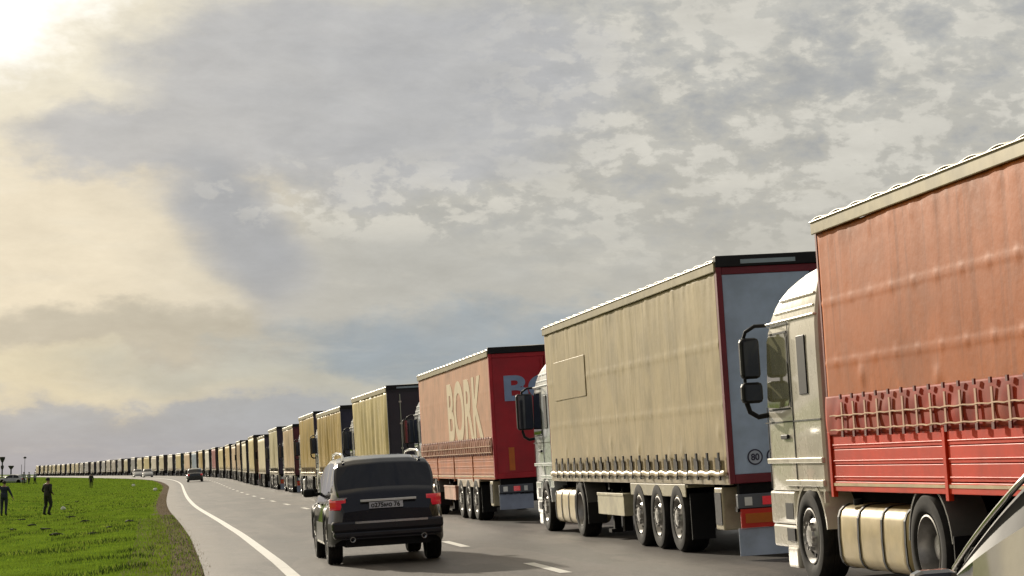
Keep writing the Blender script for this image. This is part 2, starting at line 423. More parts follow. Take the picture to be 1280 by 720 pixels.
# ------------------------------------------------------------------ grass (uncountable)
def grass():
    rng = np.random.default_rng(3)
    V, T, C = [], [], []
    def scatter(n, y0, y1, lo, hi, h0, h1, wd, tone, clump=0., pexp=1.):
        out = []
        for _ in range(n):
            Y = y0+(y1-y0)*rng.random()**pexp
            sx = -.262*Y-1.5; pe = pave(Y); xr, _ = toXY(Y, pe-lo)
            X = sx+(xr-sx)*rng.random() if hi is None else toXY(Y, pe-lo-(hi-lo)*rng.random())[0]
            out.append((X, Y))
        P_ = np.array(out)
        if clump:
            nn = np.array([noise.noise(Vector((p[0]*.55, p[1]*.3, 7))) for p in P_]); P_ = P_[nn > clump]
        h = h0+(h1-h0)*rng.random(len(P_)); a = rng.random(len(P_))*6.28
        for (X, Y), hh, an in zip(P_, h, a):
            z = groundz(X, Y)-.01
            dxx, dyy = math.cos(an)*wd, math.sin(an)*wd*.6
            lx, ly = (rng.random()-.5)*hh*.9, (rng.random()-.5)*hh*.9
            V.extend([(X-dxx, Y-dyy, z), (X+dxx, Y+dyy, z), (X+lx+dxx*.3, Y+ly, z+hh), ])
            T.append(tone)
    scatter(62000, 33, 100, .5, None, .03, .08, .012, 0, pexp=1.2)
    scatter(30000, 100, 260, .5, None, .04, .10, .03, 0)
    scatter(12000, 100, 260, .5, None, .05, .12, .035, 1, .12)
    scatter(9000, 100, 260, .5, None, .05, .11, .03, 2, .15)
    scatter(22000, 260, 460, .5, None, .05, .14, .06, 0)
    scatter(5000, 260, 460, .5, None, .06, .15, .07, 1, .1)
    scatter(34000, 33, 110, .8, None, .04, .12, .014, 1, .20, 1.2)
    scatter(15000, 33, 110, .7, None, .05, .11, .014, 2, .25)
    scatter(3600, 33, 75, -.12, 1.3, .02, .09, .010, 3)
    scatter(2600, 33, 80, .0, 1.0, .03, .09, .010, 0)
    scatter(1500, 33, 80, .0, 1.0, .03, .10, .010, 1)
    scatter(1500, 75, 150, .0, .5, .03, .07, .012, 3)
    V = np.array(V, np.float32); n = len(V)//3
    me = bpy.data.meshes.new('grass'); me.from_pydata(V.tolist(), [], [(3*i, 3*i+1, 3*i+2) for i in range(n)])
    me.polygons.foreach_set('material_index', T)
    cols = [(.25, .36, .035), (.045, .08, .015), (.36, .42, .07), (.28, .23, .15)]
    for i, c in enumerate(cols):
        m = mat('grass blade %s' % ('fresh', 'dark', 'pale', 'dry')[i], c, .7, var=.35, vscale=1.2, spec=.2)
        me.materials.append(m)
        nt = m.node_tree; pb = nt.nodes['Principled BSDF']; tl_ = nt.nodes.new('ShaderNodeBsdfTranslucent'); ms = nt.nodes.new('ShaderNodeMixShader'); ms.inputs[0].default_value = .22
        src = pb.inputs['Base Color'].links[0].from_socket; nt.links.new(src, tl_.inputs['Color'])
        nt.links.new(pb.outputs[0], ms.inputs[1]); nt.links.new(tl_.outputs[0], ms.inputs[2]); nt.links.new(ms.outputs[0], nt.nodes['Material Output'].inputs[0])
    o = bpy.data.objects.new('grass', me); COL.objects.link(o)
    tag(o, 'short bright green grass with darker tufts beside the road', 'grass', kind='stuff')
grass()

# ------------------------------------------------------------------ wheels
def wheel_proto(r, wdt, style):
    """outer face towards -x; centre at origin"""
    mb = MB(); h = wdt/2
    mb.lathe([(r*.58, -h*.72), (r*.66, -h*.95), (r*.80, -h*1.03), (r*.93, -h*.96), (r*.985, -h*.78), (r, -h*.6), (r, -h*.28), (r*.985, -h*.25), (r*.985, -h*.18), (r, -h*.15),
              (r, h*.15), (r*.985, h*.18), (r*.985, h*.25), (r, h*.28), (r, h*.6), (r*.985, h*.78), (r*.93, h*.96), (r*.7, h), (r*.55, h*.7)], (0, 0, 0), 'x', 40)
    me = mb.mesh('wheel_mesh'); me.materials.append(rubber()); me.polygons.foreach_set('use_smooth', [True]*len(me.polygons)); me.set_sharp_from_angle(angle=R(35))
    rb = MB()
    if style == 'front':      # deep bolted steel rim, hub pushed out
        rb.lathe([(r*.58, -h*.70), (r*.60, -h*.92), (r*.57, -h*.95), (r*.52, -h*.80), (r*.46, -h*.50), (r*.40, -h*.62), (r*.30, -h*.88), (r*.24, -h*.92), (r*.22, -h*1.05), (r*.12, -h*1.12), (.0001, -h*1.12)], (0, 0, 0), 'x', 40)
    elif style == 'dish':     # dual rear wheel: deep dish
        rb.lathe([(r*.58, -h*.70), (r*.60, -h*.92), (r*.57, -h*.95), (r*.54, -h*.6), (r*.50, h*.15), (r*.36, h*.28), (r*.24, h*.1), (r*.22, -h*.35), (r*.12, -h*.42), (.0001, -h*.42)], (0, 0, 0), 'x', 40)
    else:
        rb.lathe([(r*.60, -h*.70), (r*.66, -h*.9), (r*.63, -h*.92), (r*.60, -h*.55), (r*.2, -h*.42), (.0001, -h*.42)], (0, 0, 0), 'x', 32, mi=1)
        for k in range(5):
            a = k*2*math.pi/5
            c, s_ = math.cos(a), math.sin(a)
            for q in (-1, 1):
                p0 = (-h*.72, c*r*.12-s_*q*r*.05, s_*r*.12+c*q*r*.05); p1 = (-h*.78, c*r*.61-s_*q*r*.11, s_*r*.61+c*q*r*.11)
                rb.tube([p0, p1], [r*.07, r*.05], 6)
        rb.lathe([(r*.60, -h*.70), (r*.665, -h*.93), (r*.63, -h*.95), (r*.60, -h*.60)], (0, 0, 0), 'x', 32)
        rb.lathe([(r*.17, -h*.5), (r*.16, -h*.85), (.0001, -h*.88)], (0, 0, 0), 'x', 20)
    if style in ('front', 'dish'):
        nb = 10
        xr = -h*.9 if style == 'front' else h*.05
        for k in range(nb):
            a = k*2*math.pi/nb
            rb.lathe([(.0001, -.03), (.016, -.03), (.018, .02)], (xr-.01, math.cos(a)*r*.285, math.sin(a)*r*.285), 'x', 6)
        xh = -h*.55 if style == 'front' else h*.17
        for k in range(nb):                     # hand holes
            a = (k+.5)*2*math.pi/nb
            rb.lathe([(.0001, -.012), (r*.055, -.012), (r*.055, .01)], (xh-.012, math.cos(a)*r*.42, math.sin(a)*r*.42), 'x', 10, mi=1)
    me2 = rb.mesh('rim_mesh'); me2.materials.append(rimm()); me2.materials.append(black())
    me2.polygons.foreach_set('use_smooth', [True]*len(me2.polygons)); me2.set_sharp_from_angle(angle=R(35))
    return me, me2
WH = {}
def add_wheel(parent, loc, r=.5, wdt=.36, style='front', flip=False, rim=True):
    k = (r, wdt, style)
    if k not in WH: WH[k] = wheel_proto(*k)
    o = bpy.data.objects.new('wheel', WH[k][0]); COL.objects.link(o); o.parent = parent; o.location = loc
    if flip: o.rotation_euler = (0, 0, math.pi)
    else: o.rotation_euler = (random.random()*6, 0, 0)
    if rim:
        p = bpy.data.objects.new('rim', WH[k][1]); COL.objects.link(p); p.parent = o
    return o

# ------------------------------------------------------------------ articulated trucks
def curtain_fn(L, zb, zt, x, style, seed):
    def disp(y, z):
        t = (z-zb)/(zt-zb); s = seed*13.7
        if style == 'folds':
            a = noise.noise(Vector((y*1.6, z*.18, s)))*.05+abs(noise.noise(Vector((y*.8, z*.3, s+4))))*.05
            a += .02*math.sin(y*5.5+2.5*noise.noise(Vector((y*.4, z*.3, s))))
            a *= .35+.65*math.sin(math.pi*min(1, max(0, t)))**.6
        else:
            a = .012*noise.noise(Vector((y*.35, z*.5, s)))+.004*noise.noise(Vector((y*1.4, z*.7, s)))
            a += .005*noise.noise(Vector((y*4.5, z*.8, s+3)))*math.exp(-(1-t)*3.2)*2.0
            for zs in (.34, .64):        # welded seams with puckers
                dd = (t-zs)*(zt-zb)
                a += .004*math.exp(-(dd/.018)**2)
                a += .011*math.exp(-(dd/.05)**2)*max(0, math.sin(y*2*math.pi/.62))**22
            dd = (1-t)*(zt-zb)
            a += .007*math.exp(-((dd-.10)/.07)**2)*max(0, math.sin(y*2*math.pi/.31))**6
            for q in range(7):           # a few bulges where cargo presses
                yy = (q*2.13+seed*1.7) % L; zz = zb+.25+.35*((q*.37+seed) % 1)
                a += .014*math.exp(-((y-yy)/.09)**2-((z-zz)/.11)**2)
        return a
    return disp

def make_cab_mesh(roof=3.42):
    front = [(.98,0),(1.3,.0),(1.6,-.01),(1.95,-.03),(2.2,-.06),(2.5,-.12),(2.76,-.19),(2.90,-.26),(3.02,-.37),(3.12,-.55),(3.20,-.80),(3.27,-1.15),(3.32,-1.55),(3.34,-2.0)]
    mb = MB(); n = 0
    rings = []
    for z, yf in front:
        t = max(0, (z-2.7)/.75); wd = 1.235-.05*t-.10*t*t; rc = .16+.10*min(1, t*2)
        yr = -2.18+(0.04 if z > 3.2 else 0); pts = []
        rc = min(rc, (yf-yr)*.45)
        pts.append((-wd, yr+.03)); pts.append((-wd+.03, yr))
        pts.append((wd-.03, yr)); pts.append((wd, yr+.03))
        for k in range(6):
            a = k/5*math.pi/2; pts.append((wd-rc+rc*math.cos(a), yf-rc+rc*math.sin(a)))
        for k in range(6):
            a = math.pi/2+k/5*math.pi/2; pts.append((-wd+rc+rc*math.cos(a), yf-rc+rc*math.sin(a)))
        rings.append([(px, py+.035*(1-(px/wd)**2) if py > yr+.3 else py, z) for px, py in pts]); n = len(pts)
    for r_ in rings: mb.v += r_
    for i in range(len(rings)-1):
        for k in range(n):
            l = (k+1) % n; mb.quad((i*n+k, i*n+l, (i+1)*n+l, (i+1)*n+k))
    mb.f.append(tuple((len(rings)-1)*n+k for k in range(n))); mb.m.append(0)
    mb.f.append(tuple(reversed(range(n)))); mb.m.append(0)
    return mb

def wing(mb, yc, zc, ri, ro, x0, x1, a0, a1, n=14, mi=0):
    """curved mudguard between two radii"""
    b = len(mb.v)
    for i in range(n+1):
        a = R(a0+(a1-a0)*i/n); c, s = math.cos(a), math.sin(a)
        for rr, xx in ((ri, x0), (ro, x0), (ro, x1), (ri, x1)): mb.v.append((xx, yc+rr*c, zc+rr*s))
    for i in range(n):
        for k in range(4):
            l = (k+1) % 4; mb.quad((b+i*4+k, b+i*4+l, b+(i+1)*4+l, b+(i+1)*4+k), mi)
    mb.quad((b, b+1, b+2, b+3), mi); mb.quad((b+n*4+3, b+n*4+2, b+n*4+1, b+n*4), mi)

CABMESH = {}
def truck(Zr, side, rear, frame, label, L=13.6, lod=0, style='flat', boards=None, cabcol=(225,222,210), flap=(150,160,178),
          seed=0, header=True, htop=4.0, doff=0., rearstyle='doors', cabname=None, mirror='double', sidebox=None, mudguard=None):
    d0 = 0.0
    def gp(Y, d):
        X, _ = toXY(Y, d); return Vector((X, Y, roadz(Y, d)))
    s = TS(Zr+L/2); Lf = L*math.cos(math.atan(s))
    jl = 0 if Zr < 68 else .12*math.sin(seed*7.3)
    jl += doff; pr, pf = gp(Zr, 1.275+jl), gp(Zr+Lf, 1.275+jl)
    fw = (pf-pr).normalized(); rt = (gp(Zr+Lf/2, 2.5)-gp(Zr+Lf/2, 0)).normalized()
    up = rt.cross(fw).normalized(); rt = fw.cross(up)
    M = Matrix.Translation(pr) @ Matrix((rt, fw, up)).transposed().to_4x4()
    root = empty('articulated_truck', M)
    tag(root, label, 'truck', 'trucks queueing nose to tail along the right side of the road')
    W = 1.275
    cm = mat('curtain %d' % seed if lod < 2 else 'curtain %s' % str(side), side, .48 if lod < 2 else .6, var=.10, vscale=1.3, streak=.42 if style != 'folds' else .25,
             bump=.25, bscale=9, dirt=tuple(int(c*.74+6) for c in side), dirtamt=.65, spec=.18)
    rmt = mat('rear %s' % str(rear), rear, .42, var=.12, vscale=2, dirt=tuple(int(c*.6+15) for c in rear), dirtamt=.35)
    frm = mat('frame %s' % str(frame), frame, .5, var=.15)
    wtarp = mat('roof tarpaulin', (215,210,196), .5, var=.1, dirt=(150,142,125), dirtamt=.4)
    alm = mat('roof rail', (158,146,112), .45, .15, var=.12, dirt=(100,92,74), dirtamt=.4)
    zt = htop-.20; zb = 1.12 if not boards else 1.60
    near = lod == 0
    ny, nzv = ((240, 56) if near else (90, 26) if lod == 1 else (30, 8))
    disp = curtain_fn(L, zb, zt, -W, style, seed)
    amp = 1.0 if cabname != 'bork' else .45
    def lf(i, j):
        y_ = .08+(L-.14)*i; z_ = zb+(zt-zb)*j
        return (-W+.02-disp(y_, z_)*amp-.006, y_, z_)
    cb = MB(); cb.grid(lf, ny, nzv); cb.build('curtain', cm, root, smoothf=180, solid=.008)
    cb = MB(); cb.grid(lambda i, j: (W-.01, .06+(L-.12)*i, zb+(zt-zb)*j), 2, 2); cb.build('curtain', cm, root, solid=.008)
    # roof: tarpaulin sagging between hoops, scalloped at the edge
    nr = 180 if near else 80 if lod == 1 else 24
    def rf(i, j):
        y_ = -.02+(L+.04)*i; x_ = -W-.03+(2*W+.06)*j; e = abs(2*j-1)
        hoop = abs(math.sin(y_*math.pi/.62))
        z_ = htop-.01+.03*(1-e*e)-.05*(1-hoop)*(.4+.6*e)
        if e > .985: z_ -= .035*(.6+.4*hoop)
        return (x_, y_, z_)
    rb = MB(); rb.grid(rf, nr, 12 if lod < 2 else 6); rb.build('roof', wtarp, root, smoothf=50, solid=.012)
    rb = MB()
    for sx in (-1, 1):
        rb.box(sx*W-(.0 if sx > 0 else .03), sx*W+(.03 if sx > 0 else 0), 0.0, L, htop-.205, htop-.062)
        if near: rb.box(sx*W-(.0 if sx > 0 else .045), sx*W+(.045 if sx > 0 else 0), .0, L, htop-.085, htop-.066)
    rb.build('roof_rail', alm, root, bevel=.01 if near else 0)
    # front bulkhead + corner posts
    rb = MB(); rb.box(-W+.01, W-.01, L-.05, L-.001, 1.0, htop-.05); rb.build('bulkhead', frm if near else rmt, root)
    if boards:
        bm_ = mat('boards %s' % str(boards), boards, .5, spec=.2, var=.10, vscale=2, dirt=tuple(int(c*.7) for c in boards), dirtamt=.4)
        nb = 4; seg = L/nb
        for k in range(nb):
            q = MB(); y0 = .10+k*seg*.99; y1 = y0+seg-.14
            for z0, z1 in ((1.10,1.255),(1.262,1.415),(1.422,1.575)):
                q.box(-W, -W+.03, y0, y1, z0, z1)
                q.box(-W-.008, -W+.002, y0, y1, z0+.03, z0+.045)
            q.build('side_board', bm_, root, bevel=.006 if near else 0)
            q = MB(); q.box(-W-.02, -W+.03, y1+.02, y1+.10, .93, 1.60); q.build('post', bm_, root, bevel=.006 if near else 0)
        # gathered hem billowing over the boards, with its buckle row
        hm = MB()
        def hem(i, j):
            y_ = .08+(L-.14)*i; z_ = 1.56+.40*j
            a = .012*math.sin(math.pi*j)+.016*noise.noise(Vector((y_*3.5, j*1.5, seed+9)))*math.sin(math.pi*j)
            a += .002*math.sin(y_*2*math.pi/.45+2*j)*math.sin(math.pi*j)
            return (-W-.012-a, y_, z_)
        hm.grid(hem, 300 if near else 100, 22); hm.build('curtain_hem', mat('hem %d' % seed, tuple(int(c*.72) for c in boards), .7, var=.3, vscale=3, dirt=(180,110,80), dirtamt=.35, spec=.15), root, smoothf=180, solid=.006)
        for zc, rr in ((1.955, .010), (1.74, .011), (1.60, .012)) if False else ((1.75, .008), (1.605, .008)):
            q = MB(); q.tube([(-W-.045-.006*math.sin(k*1.7), .1+k*.115, zc+.012*abs(math.sin(k*.115*math.pi/.37))*(1 if zc < 1.9 else .6)) for k in range(int((L-.2)/.115))], rr, 5)
            q.build('hem_rope', mat('rope pale', (214,176,140), .6), root, smoothf=60)
    q = MB(); q.box(-W-.005, -W+.05, .0, L, .99, 1.09 if boards else 1.115)
    q.box(W-.05, W, 0, L, .99, 1.11); q.build('side_rail', bm_ if boards else mat('side rail tan', (170,155,125), .45, var=.15, dirt=(80,72,60), dirtamt=.4), root, bevel=.006 if near else 0)
    if boards and lod < 2:
        q = MB(); q.box(-W-.012, -W, .05, L-.05, 1.045, 1.075); q.build('trim_strip', mat('pale trim', (214,190,150), .4), root)
    # straps / buckles
    if lod < 2:
        z0, z1 = (1.56, 1.97) if boards else (1.07, 1.42)
        sp_ = .62 if not boards else .37; ns = int((L-.5)/sp_)
        sb = MB(); xo = .0 if not boards else -.006
        sb.box(-.012, .0, -.022, .022, z0, z1-.08, 0); sb.box(-.022, -.004, *((-.04, .04, z1-.10, z1) if not boards else (-.022, .022, z1-.05, z1)), 1); sb.box(-.02, -.002, -.03, .03, z0-.02, z0+.04, 1)
        me = sb.mesh('strap'); me.materials.append(mat('strap webbing', (.02,.018,.02), .7) if not boards else mat('strap webbing pale', (200,150,118), .6)); me.materials.append(darkm() if not boards else mat('buckle red', (110,34,24), .5))
        for k in range(ns):
            o = bpy.data.objects.new('strap', me); COL.objects.link(o); o.parent = root
            o.location = (-W-.030+xo, .35+k*sp_, 0); o.rotation_euler = (R(14*math.sin(k*2.3+seed)) if False else 0, 0, 0)
        if not boards:
            for k in range(ns):      # dark boxes painting shade into the gaps between the curtain's hem tongues
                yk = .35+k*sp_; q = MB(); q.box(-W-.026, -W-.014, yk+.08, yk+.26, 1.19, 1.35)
                q.build('hem_gap_shade', mat('hem painted shadow', (.05,.042,.032), .9), root)
            q = MB()
            def tongue(i, j):
                y_ = .1+(L-.2)*i; z_ = 1.10+.07*j+.012*math.sin(y_*10.1)
                return (-W-.034-.012*noise.noise(Vector((y_*2.5, j, seed))), y_, z_)
            q.grid(tongue, 160, 2); q.build('curtain_hem', mat('hem cloth %d' % seed, tuple(min(255, int(c*1.08)) for c in side), .5, var=.1), root, smoothf=180, solid=.01)
    # rear portal and doors
    q = MB()
    q.box(-W-.005, -W+.07, -.04, .08, 1.0, htop-.03); q.box(W-.07, W+.005, -.04, .08, 1.0, htop-.03)
    q.box(-W+.07, W-.07, -.035, .08, 1.0, 1.12); q.box(-W+.07, W-.07, -.035, .08, htop-.25, htop-.15)
    q.build('rear_frame', frm, root, bevel=.01 if near else 0)
    q = MB(); q.box(-W-.01, W+.01, -.06, .09, htop-.15, htop+.0); q.build('header', black(), root, bevel=.01 if near else 0)
    if header and lod < 2:
        for xx in (-.95, .25):
            q = MB(); q.box(xx, xx+.75, -.068, -.058, htop-.115, htop-.06); q.build('header_lamp', mat('header reflector', (150,165,175), .4), root)
    for sx in (-1, 1):
        q = MB(); x0, x1 = (-W+.07, -.008) if sx < 0 else (.008, W-.07)
        q.box(x0, x1, -.025, .06, 1.12, htop-.25)
        if lod < 2:
            for z0 in ((1.95, 2.75) if rearstyle == 'doors' else ()):
                q.box(x0+.02, x1-.02, -.030, -.02, z0, z0+.03)
        dr = q.build('rear_door', rmt, root, bevel=.008 if near else 0)
        if lod < 2:
            for xb in (((x0+.35, x1-.12) if sx < 0 else (x0+.12, x1-.35)) if rearstyle == 'doors' else ((x1-.06,) if sx < 0 else (x0+.06,))):
                q = MB(); q.tube([(xb, -.05, 1.0), (xb, -.05, htop-.30)], .013, 6)
                for zz in (1.2, 1.9, 2.7, 3.4): q.box(xb-.04, xb+.04, -.045, -.02, zz, zz+.05)
                q.build('locking_bar', rmt if rearstyle == 'plain' else alu(), dr)
    # chassis
    q = MB()
    for sx in (-.5, .42): q.box(sx, sx+.1, .1, L-.3, .78, .99)
    q.box(-1.15, 1.15, .02, .16, .74, 1.0)
    for k in range(5): q.box(-1.2, 1.2, .6+k*2.6, .72+k*2.6, .86, .99)
    q.box(-.45, .45, .5, 4.2, .45, .8)                 # axles and air tanks
    for ya in (3.1, 4.41, 5.72): q.box(-.95, .95, ya-.07, ya+.07, .43, .57)
    q.box(-.45, .45, L-4.2, L+1.6, .45, .85); q.box(-.8, .8, L-2.8, L+1.6, .55, .95)
    q.box(-1.0, -.85, L-5.3, L-5.15, .15, .9); q.box(.85, 1.0, L-5.3, L-5.15, .15, .9)
    q.build('chassis', darkm(), root)
    ax = (3.1, 4.41, 5.72)
    yd, yfw = L-2.8, L+.92
    wr = .5
    for ya in ax:
        add_wheel(root, (-1.10, ya, wr), wr, .38, 'front', rim=lod < 3)
        add_wheel(root, (1.06, ya, wr), wr, .38, 'front', True, rim=lod < 2)
    add_wheel(root, (-1.12, yd, wr), wr, .32, 'dish', rim=lod < 3); add_wheel(root, (1.08, yd, wr), wr, .32, 'dish', True, rim=lod < 2)
    add_wheel(root, (-1.11, yfw, wr), wr, .32, 'front', rim=lod < 3); add_wheel(root, (1.06, yfw, wr), wr, .32, 'front', True, rim=lod < 2)
    if lod < 2:
        mgm = mat('mudguard %s' % str(mudguard), mudguard, .5, var=.15, dirt=(90,80,64), dirtamt=.4) if mudguard else black()
        q = MB(); q.box(-1.26, -.86, ax[0]-.62, ax[2]+.62, 1.03-.10, 1.075-.10)
        if mudguard: q.box(-1.275, -1.255, ax[0]-.55, ax[2]+.62, .80, .985)
        q.build('mudguard', mgm, root, bevel=.01 if near else 0)
        q = MB(); wing(q, yd, wr, .56, .585, -1.25, -.88, 5, 175); q.build('mudguard', black() if not near else mat('guard grey', (105,103,98), .5), root, smoothf=40)
        q = MB(); q.box(-1.26, -.92, yd-.64, yd-.62, .25, .62); q.build('mud_flap', black(), root)
        q = MB(); q.box(-1.24, -.9, ax[0]-.66, ax[0]-.64, .2, .85); q.build('mud_flap', black(), root)
        # underrun guard / side locker between the axles
        if sidebox:
            q = MB(); q.box(-1.24, -.75, 7.1, 9.3, .44, .80); q.box(-1.25, -1.235, 7.08, 9.32, .76, .81)
            q.build('side_locker', mat('side locker %s' % str(sidebox), sidebox, .5, var=.1, dirt=(110,98,78), dirtamt=.4), root, bevel=.012)
        elif cabname != 'cream':
            q = MB()
            for z_ in (.45, .7): q.box(-1.22, -1.19, 6.3, 9.6, z_, z_+.10)
            for y_ in (6.5, 7.9, 9.3): q.box(-1.19, -1.14, y_, y_+.08, .42, .95)
            q.build('side_guard', alu(), root, bevel=.006)
        q = MB(); q.tube([(-1.0, 8.2, .62), (-1.0, 9.0, .62)], .17, 14); q.build('air_tank', darkm(), root, smoothf=40)
        q = MB(); q.box(-1.05, -.93, L-4.7, L-4.58, .18, .95); q.box(-1.12, -.86, L-4.76, L-4.52, .12, .18); q.build('landing_leg', darkm(), root)
        # storage bracket with a pale extinguisher case at the rear corner
        q = MB(); q.box(-1.25, -1.0, .55, .98, .38, .95); lk = q.build('tool_case', mat('case cream', (186,176,146), .5, dirt=(80,70,55), dirtamt=.5), root, bevel=.02)
        q = MB(); q.box(-1.262, -1.248, .60, .93, .45, .88); q.build('case_lid', black(), lk)
        # fuel tank
        tk = mat('fuel tank %s' % ('tan' if near else 'grey'), (182,164,118) if near else (150,148,140), .42, .25, var=.12, dirt=(120,100,60), dirtamt=.4)
        def tank(y0, y1):
            q = MB(); n = 20; prof = []
            for k in range(n):
                a = 2*math.pi*k/n; cx, sz = math.cos(a), math.sin(a)
                f = lambda t: math.copysign(abs(t)**.45, t)
                prof.append((-.90+.33*f(cx), .52+.33*f(sz)))
            seg = [(y0+.03, .94), (y0, .985)]; nb = 4
            ys_ = [y0, y0+.03]+[y0+.03+(y1-y0-.06)*k/12 for k in range(1, 12)]+[y1-.03, y1]
            b = len(q.v)
            for i, yy in enumerate(ys_):
                sc = .9 if i in (0, len(ys_)-1) else 1.
                for (px, pz) in prof: q.v.append((-.90+(px+.90)*sc, yy, .52+(pz-.52)*sc))
            for i in range(len(ys_)-1):
                for k in range(n):
                    l = (k+1) % n; q.quad((b+i*n+k, b+i*n+l, b+(i+1)*n+l, b+(i+1)*n+k))
            q.f.append(tuple(b+k for k in range(n))); q.m.append(0); q.f.append(tuple(b+(len(ys_)-1)*n+k for k in reversed(range(n)))); q.m.append(0)
            o = q.build('fuel_tank', tk, root, smoothf=60)
            nst = 3
            for s_ in range(nst+1):
                yy = y0+(y1-y0)*(s_+.0)/nst if 0 < s_ < nst else (y0+.05 if s_ == 0 else y1-.09)
                q = MB(); b = 0
                for yv in (yy, yy+.05):
                    for (px, pz) in prof: q.v.append((-.90+(px+.90)*1.025, yv, .52+(pz-.52)*1.025))
                for k in range(n):
                    l = (k+1) % n; q.quad((k, l, n+l, n+k))
                q.build('tank_strap', black(), o, solid=.006)
            q = MB(); q.tube([(-1.08, y1-.3, .84), (-1.08, y1-.3, .90)], .05, 12); q.build('filler_cap', black(), o)
        tank(L-2.15, L+.05)
    # rear lights, marker plates, flaps
    if lod < 2:
        q = MB(); q.box(-1.2, 1.2, -.02, .08, .63, .70); q.build('underrun_bar', darkm(), root)
        for sx in (-1, 1):
            x0, x1 = (-1.20, -.42) if sx < 0 else (.42, 1.20)
            q = MB(); q.box(x0, x1, -.06, .03, .675, .86); lb = q.build('light_cluster', mat('lamp housing', (88,92,100), .5), root, bevel=.008)
            for k, (mm, wdd) in enumerate(((whitel(), .1), (redl(), .15), (whitel(), .08))):
                xx = x0+.09+k*.24; q = MB(); q.box(xx, xx+wdd, -.070, -.058, .71, .82); q.build('lamp', mm, lb)
            if cabname != 'bork':
                q = MB(); q.box(x0+.03, x1-.18, -.055, -.03, .42, .665); mp_ = q.build('marker_plate', mat('marker red', (205,38,22), .45), root)
                q = MB(); q.box(x0+.09, x1-.24, -.062, -.05, .48, .605); q.build('marker_field', mat('marker orange', (190,100,15), .45), mp_)
            zf = .415 if cabname != 'bork' else .66
            q = MB(); q.box(x0, x1, -.02, .0, zf-.36, zf); q.build('mud_flap', mat('flap %s' % str(flap), flap, .5, var=.08, dirt=(100,105,115), dirtamt=.35), root, bevel=.004)
    else:
        q = MB(); q.box(-1.15, 1.15, -.03, .02, .45, .75); q.build('bumper', darkm(), root)
        for xa in (-1.15, .5):
            q = MB(); q.box(xa, xa+.65, -.04, -.0, .12, .45); q.build('mud_flap', mat('flap grey', (125,125,130), .6), root)
    # ---------------- tractor cab
    yc = L+(2.5 if cabname == 'cream' else 2.15)                       # front face of the cab
    cabm = mat('cab paint %s' % str(cabcol), cabcol, .28, var=.05, coat=.7, dirt=tuple(int(c*.8) for c in cabcol), dirtamt=.35)
    if 'cab' not in CABMESH: CABMESH['cab'] = make_cab_mesh().mesh('cab')
    me = CABMESH['cab'].copy() if cabm.name not in CABMESH else CABMESH[cabm.name]
    if cabm.name not in CABMESH:
        me.materials.append(cabm); me.polygons.foreach_set('use_smooth', [True]*len(me.polygons)); me.set_sharp_from_angle(angle=R(38)); CABMESH[cabm.name] = me
    cab = bpy.data.objects.new('cab', me); COL.objects.link(cab); cab.parent = root; cab.location = (0, yc, 0)
    yw = yfw-yc                       # front wheel centre in cab coordinates
    q = MB()                          # bumper and steps ahead of the wheel
    q.box(-1.22, 1.22, yw+.62, .02, .34, .60); q.box(-1.235, 1.235, yw+.60, .01, .60, .975)
    q.build('front_bumper', cabm, cab, bevel=.03)
    for sx in (-1, 1):
        q = MB(); wing(q, yw, .5, .56, .60, *sorted((sx*1.245, sx*.9)), 8, 172)
        q.box(*sorted((sx*1.243, sx*1.20)), -2.15, yw-.53, .86, .98)
        q.build('wheel_arch', cabm, cab, smoothf=40)
    gl = glassm()
    q = MB()
    def wsf(i, j):
        xx = -1.0+2.0*i; z_ = 2.02+.74*j; yy = -.03-(z_-1.95)*.195+.035*(1-(xx/1.235)**2)+.008
        return (xx, yy, z_)
    q.grid(wsf, 8, 4); q.build('windscreen', gl, cab, smoothf=180, solid=.006)
    for sx in (-1, 1):
        q = MB(); x_ = sx*1.238
        b = len(q.v)
        pl = [(-.16,1.92),(-.30,2.66),(-.38,2.72),(-1.02,2.72),(-1.06,2.66),(-1.06,1.98),(-1.0,1.92),(-.62,1.90)]
        for yy, zz in pl: q.v.append((x_-sx*.0, yy, zz))
        for yy, zz in pl: q.v.append((x_+sx*.006, yy, zz))
        n = len(pl)
        q.f.append(tuple(range(n))); q.m.append(0); q.f.append(tuple(n+k for k in reversed(range(n)))); q.m.append(0)
        for k in range(n): q.quad((k, (k+1) % n, n+(k+1) % n, n+k))
        q.build('door_window', gl if cabname != 'cream' else mat('cab side glass', (150,148,120), .06, coat=1, spec=.9), cab)
        if lod < 2:
            q = MB()    # shut lines and black seals
            o_ = .003; xa, xb = sorted((x_-sx*.002, x_+sx*.005))
            for (y0, y1, z0, z1) in ((-1.155,-1.14,1.0,2.83),(-.13,-.115,1.0,1.92),(-1.14,-.35,2.815,2.83),(-2.17,-.02,1.735,1.75),(-1.095,-1.07,1.90,2.74),(-1.09,-.37,2.725,2.745),(-1.06,-.2,1.875,1.895)):
                q.box(xa, xb, y0, y1, z0, z1)
            q.build('door_seal', black(), cab)
            q = MB(); q.box(*sorted((x_, x_+sx*.03)), -.95, -.70, 1.55, 1.60); q.build('door_handle', black(), cab, bevel=.008)
            q = MB()
            for (xi, xo, y0, y1, z0, z1) in ((1.18,1.222,-2.1,-.60,2.94,2.97),(1.16,1.205,-2.1,-.80,3.07,3.10),(1.2,1.250,-2.17,-.30,2.845,2.87),(1.225,1.26,-2.17,-.05,1.28,1.34),(1.225,1.262,-2.17,-.75,1.03,1.10)):
              q = MB(); q.box(*sorted((sx*xi, sx*xo)), y0, y1, z0, z1)
              q.build('side_trim', mat('trim %s' % str(cabcol), tuple(min(255, int(c*1.08)) for c in cabcol), .3, coat=.6), cab, bevel=.01)
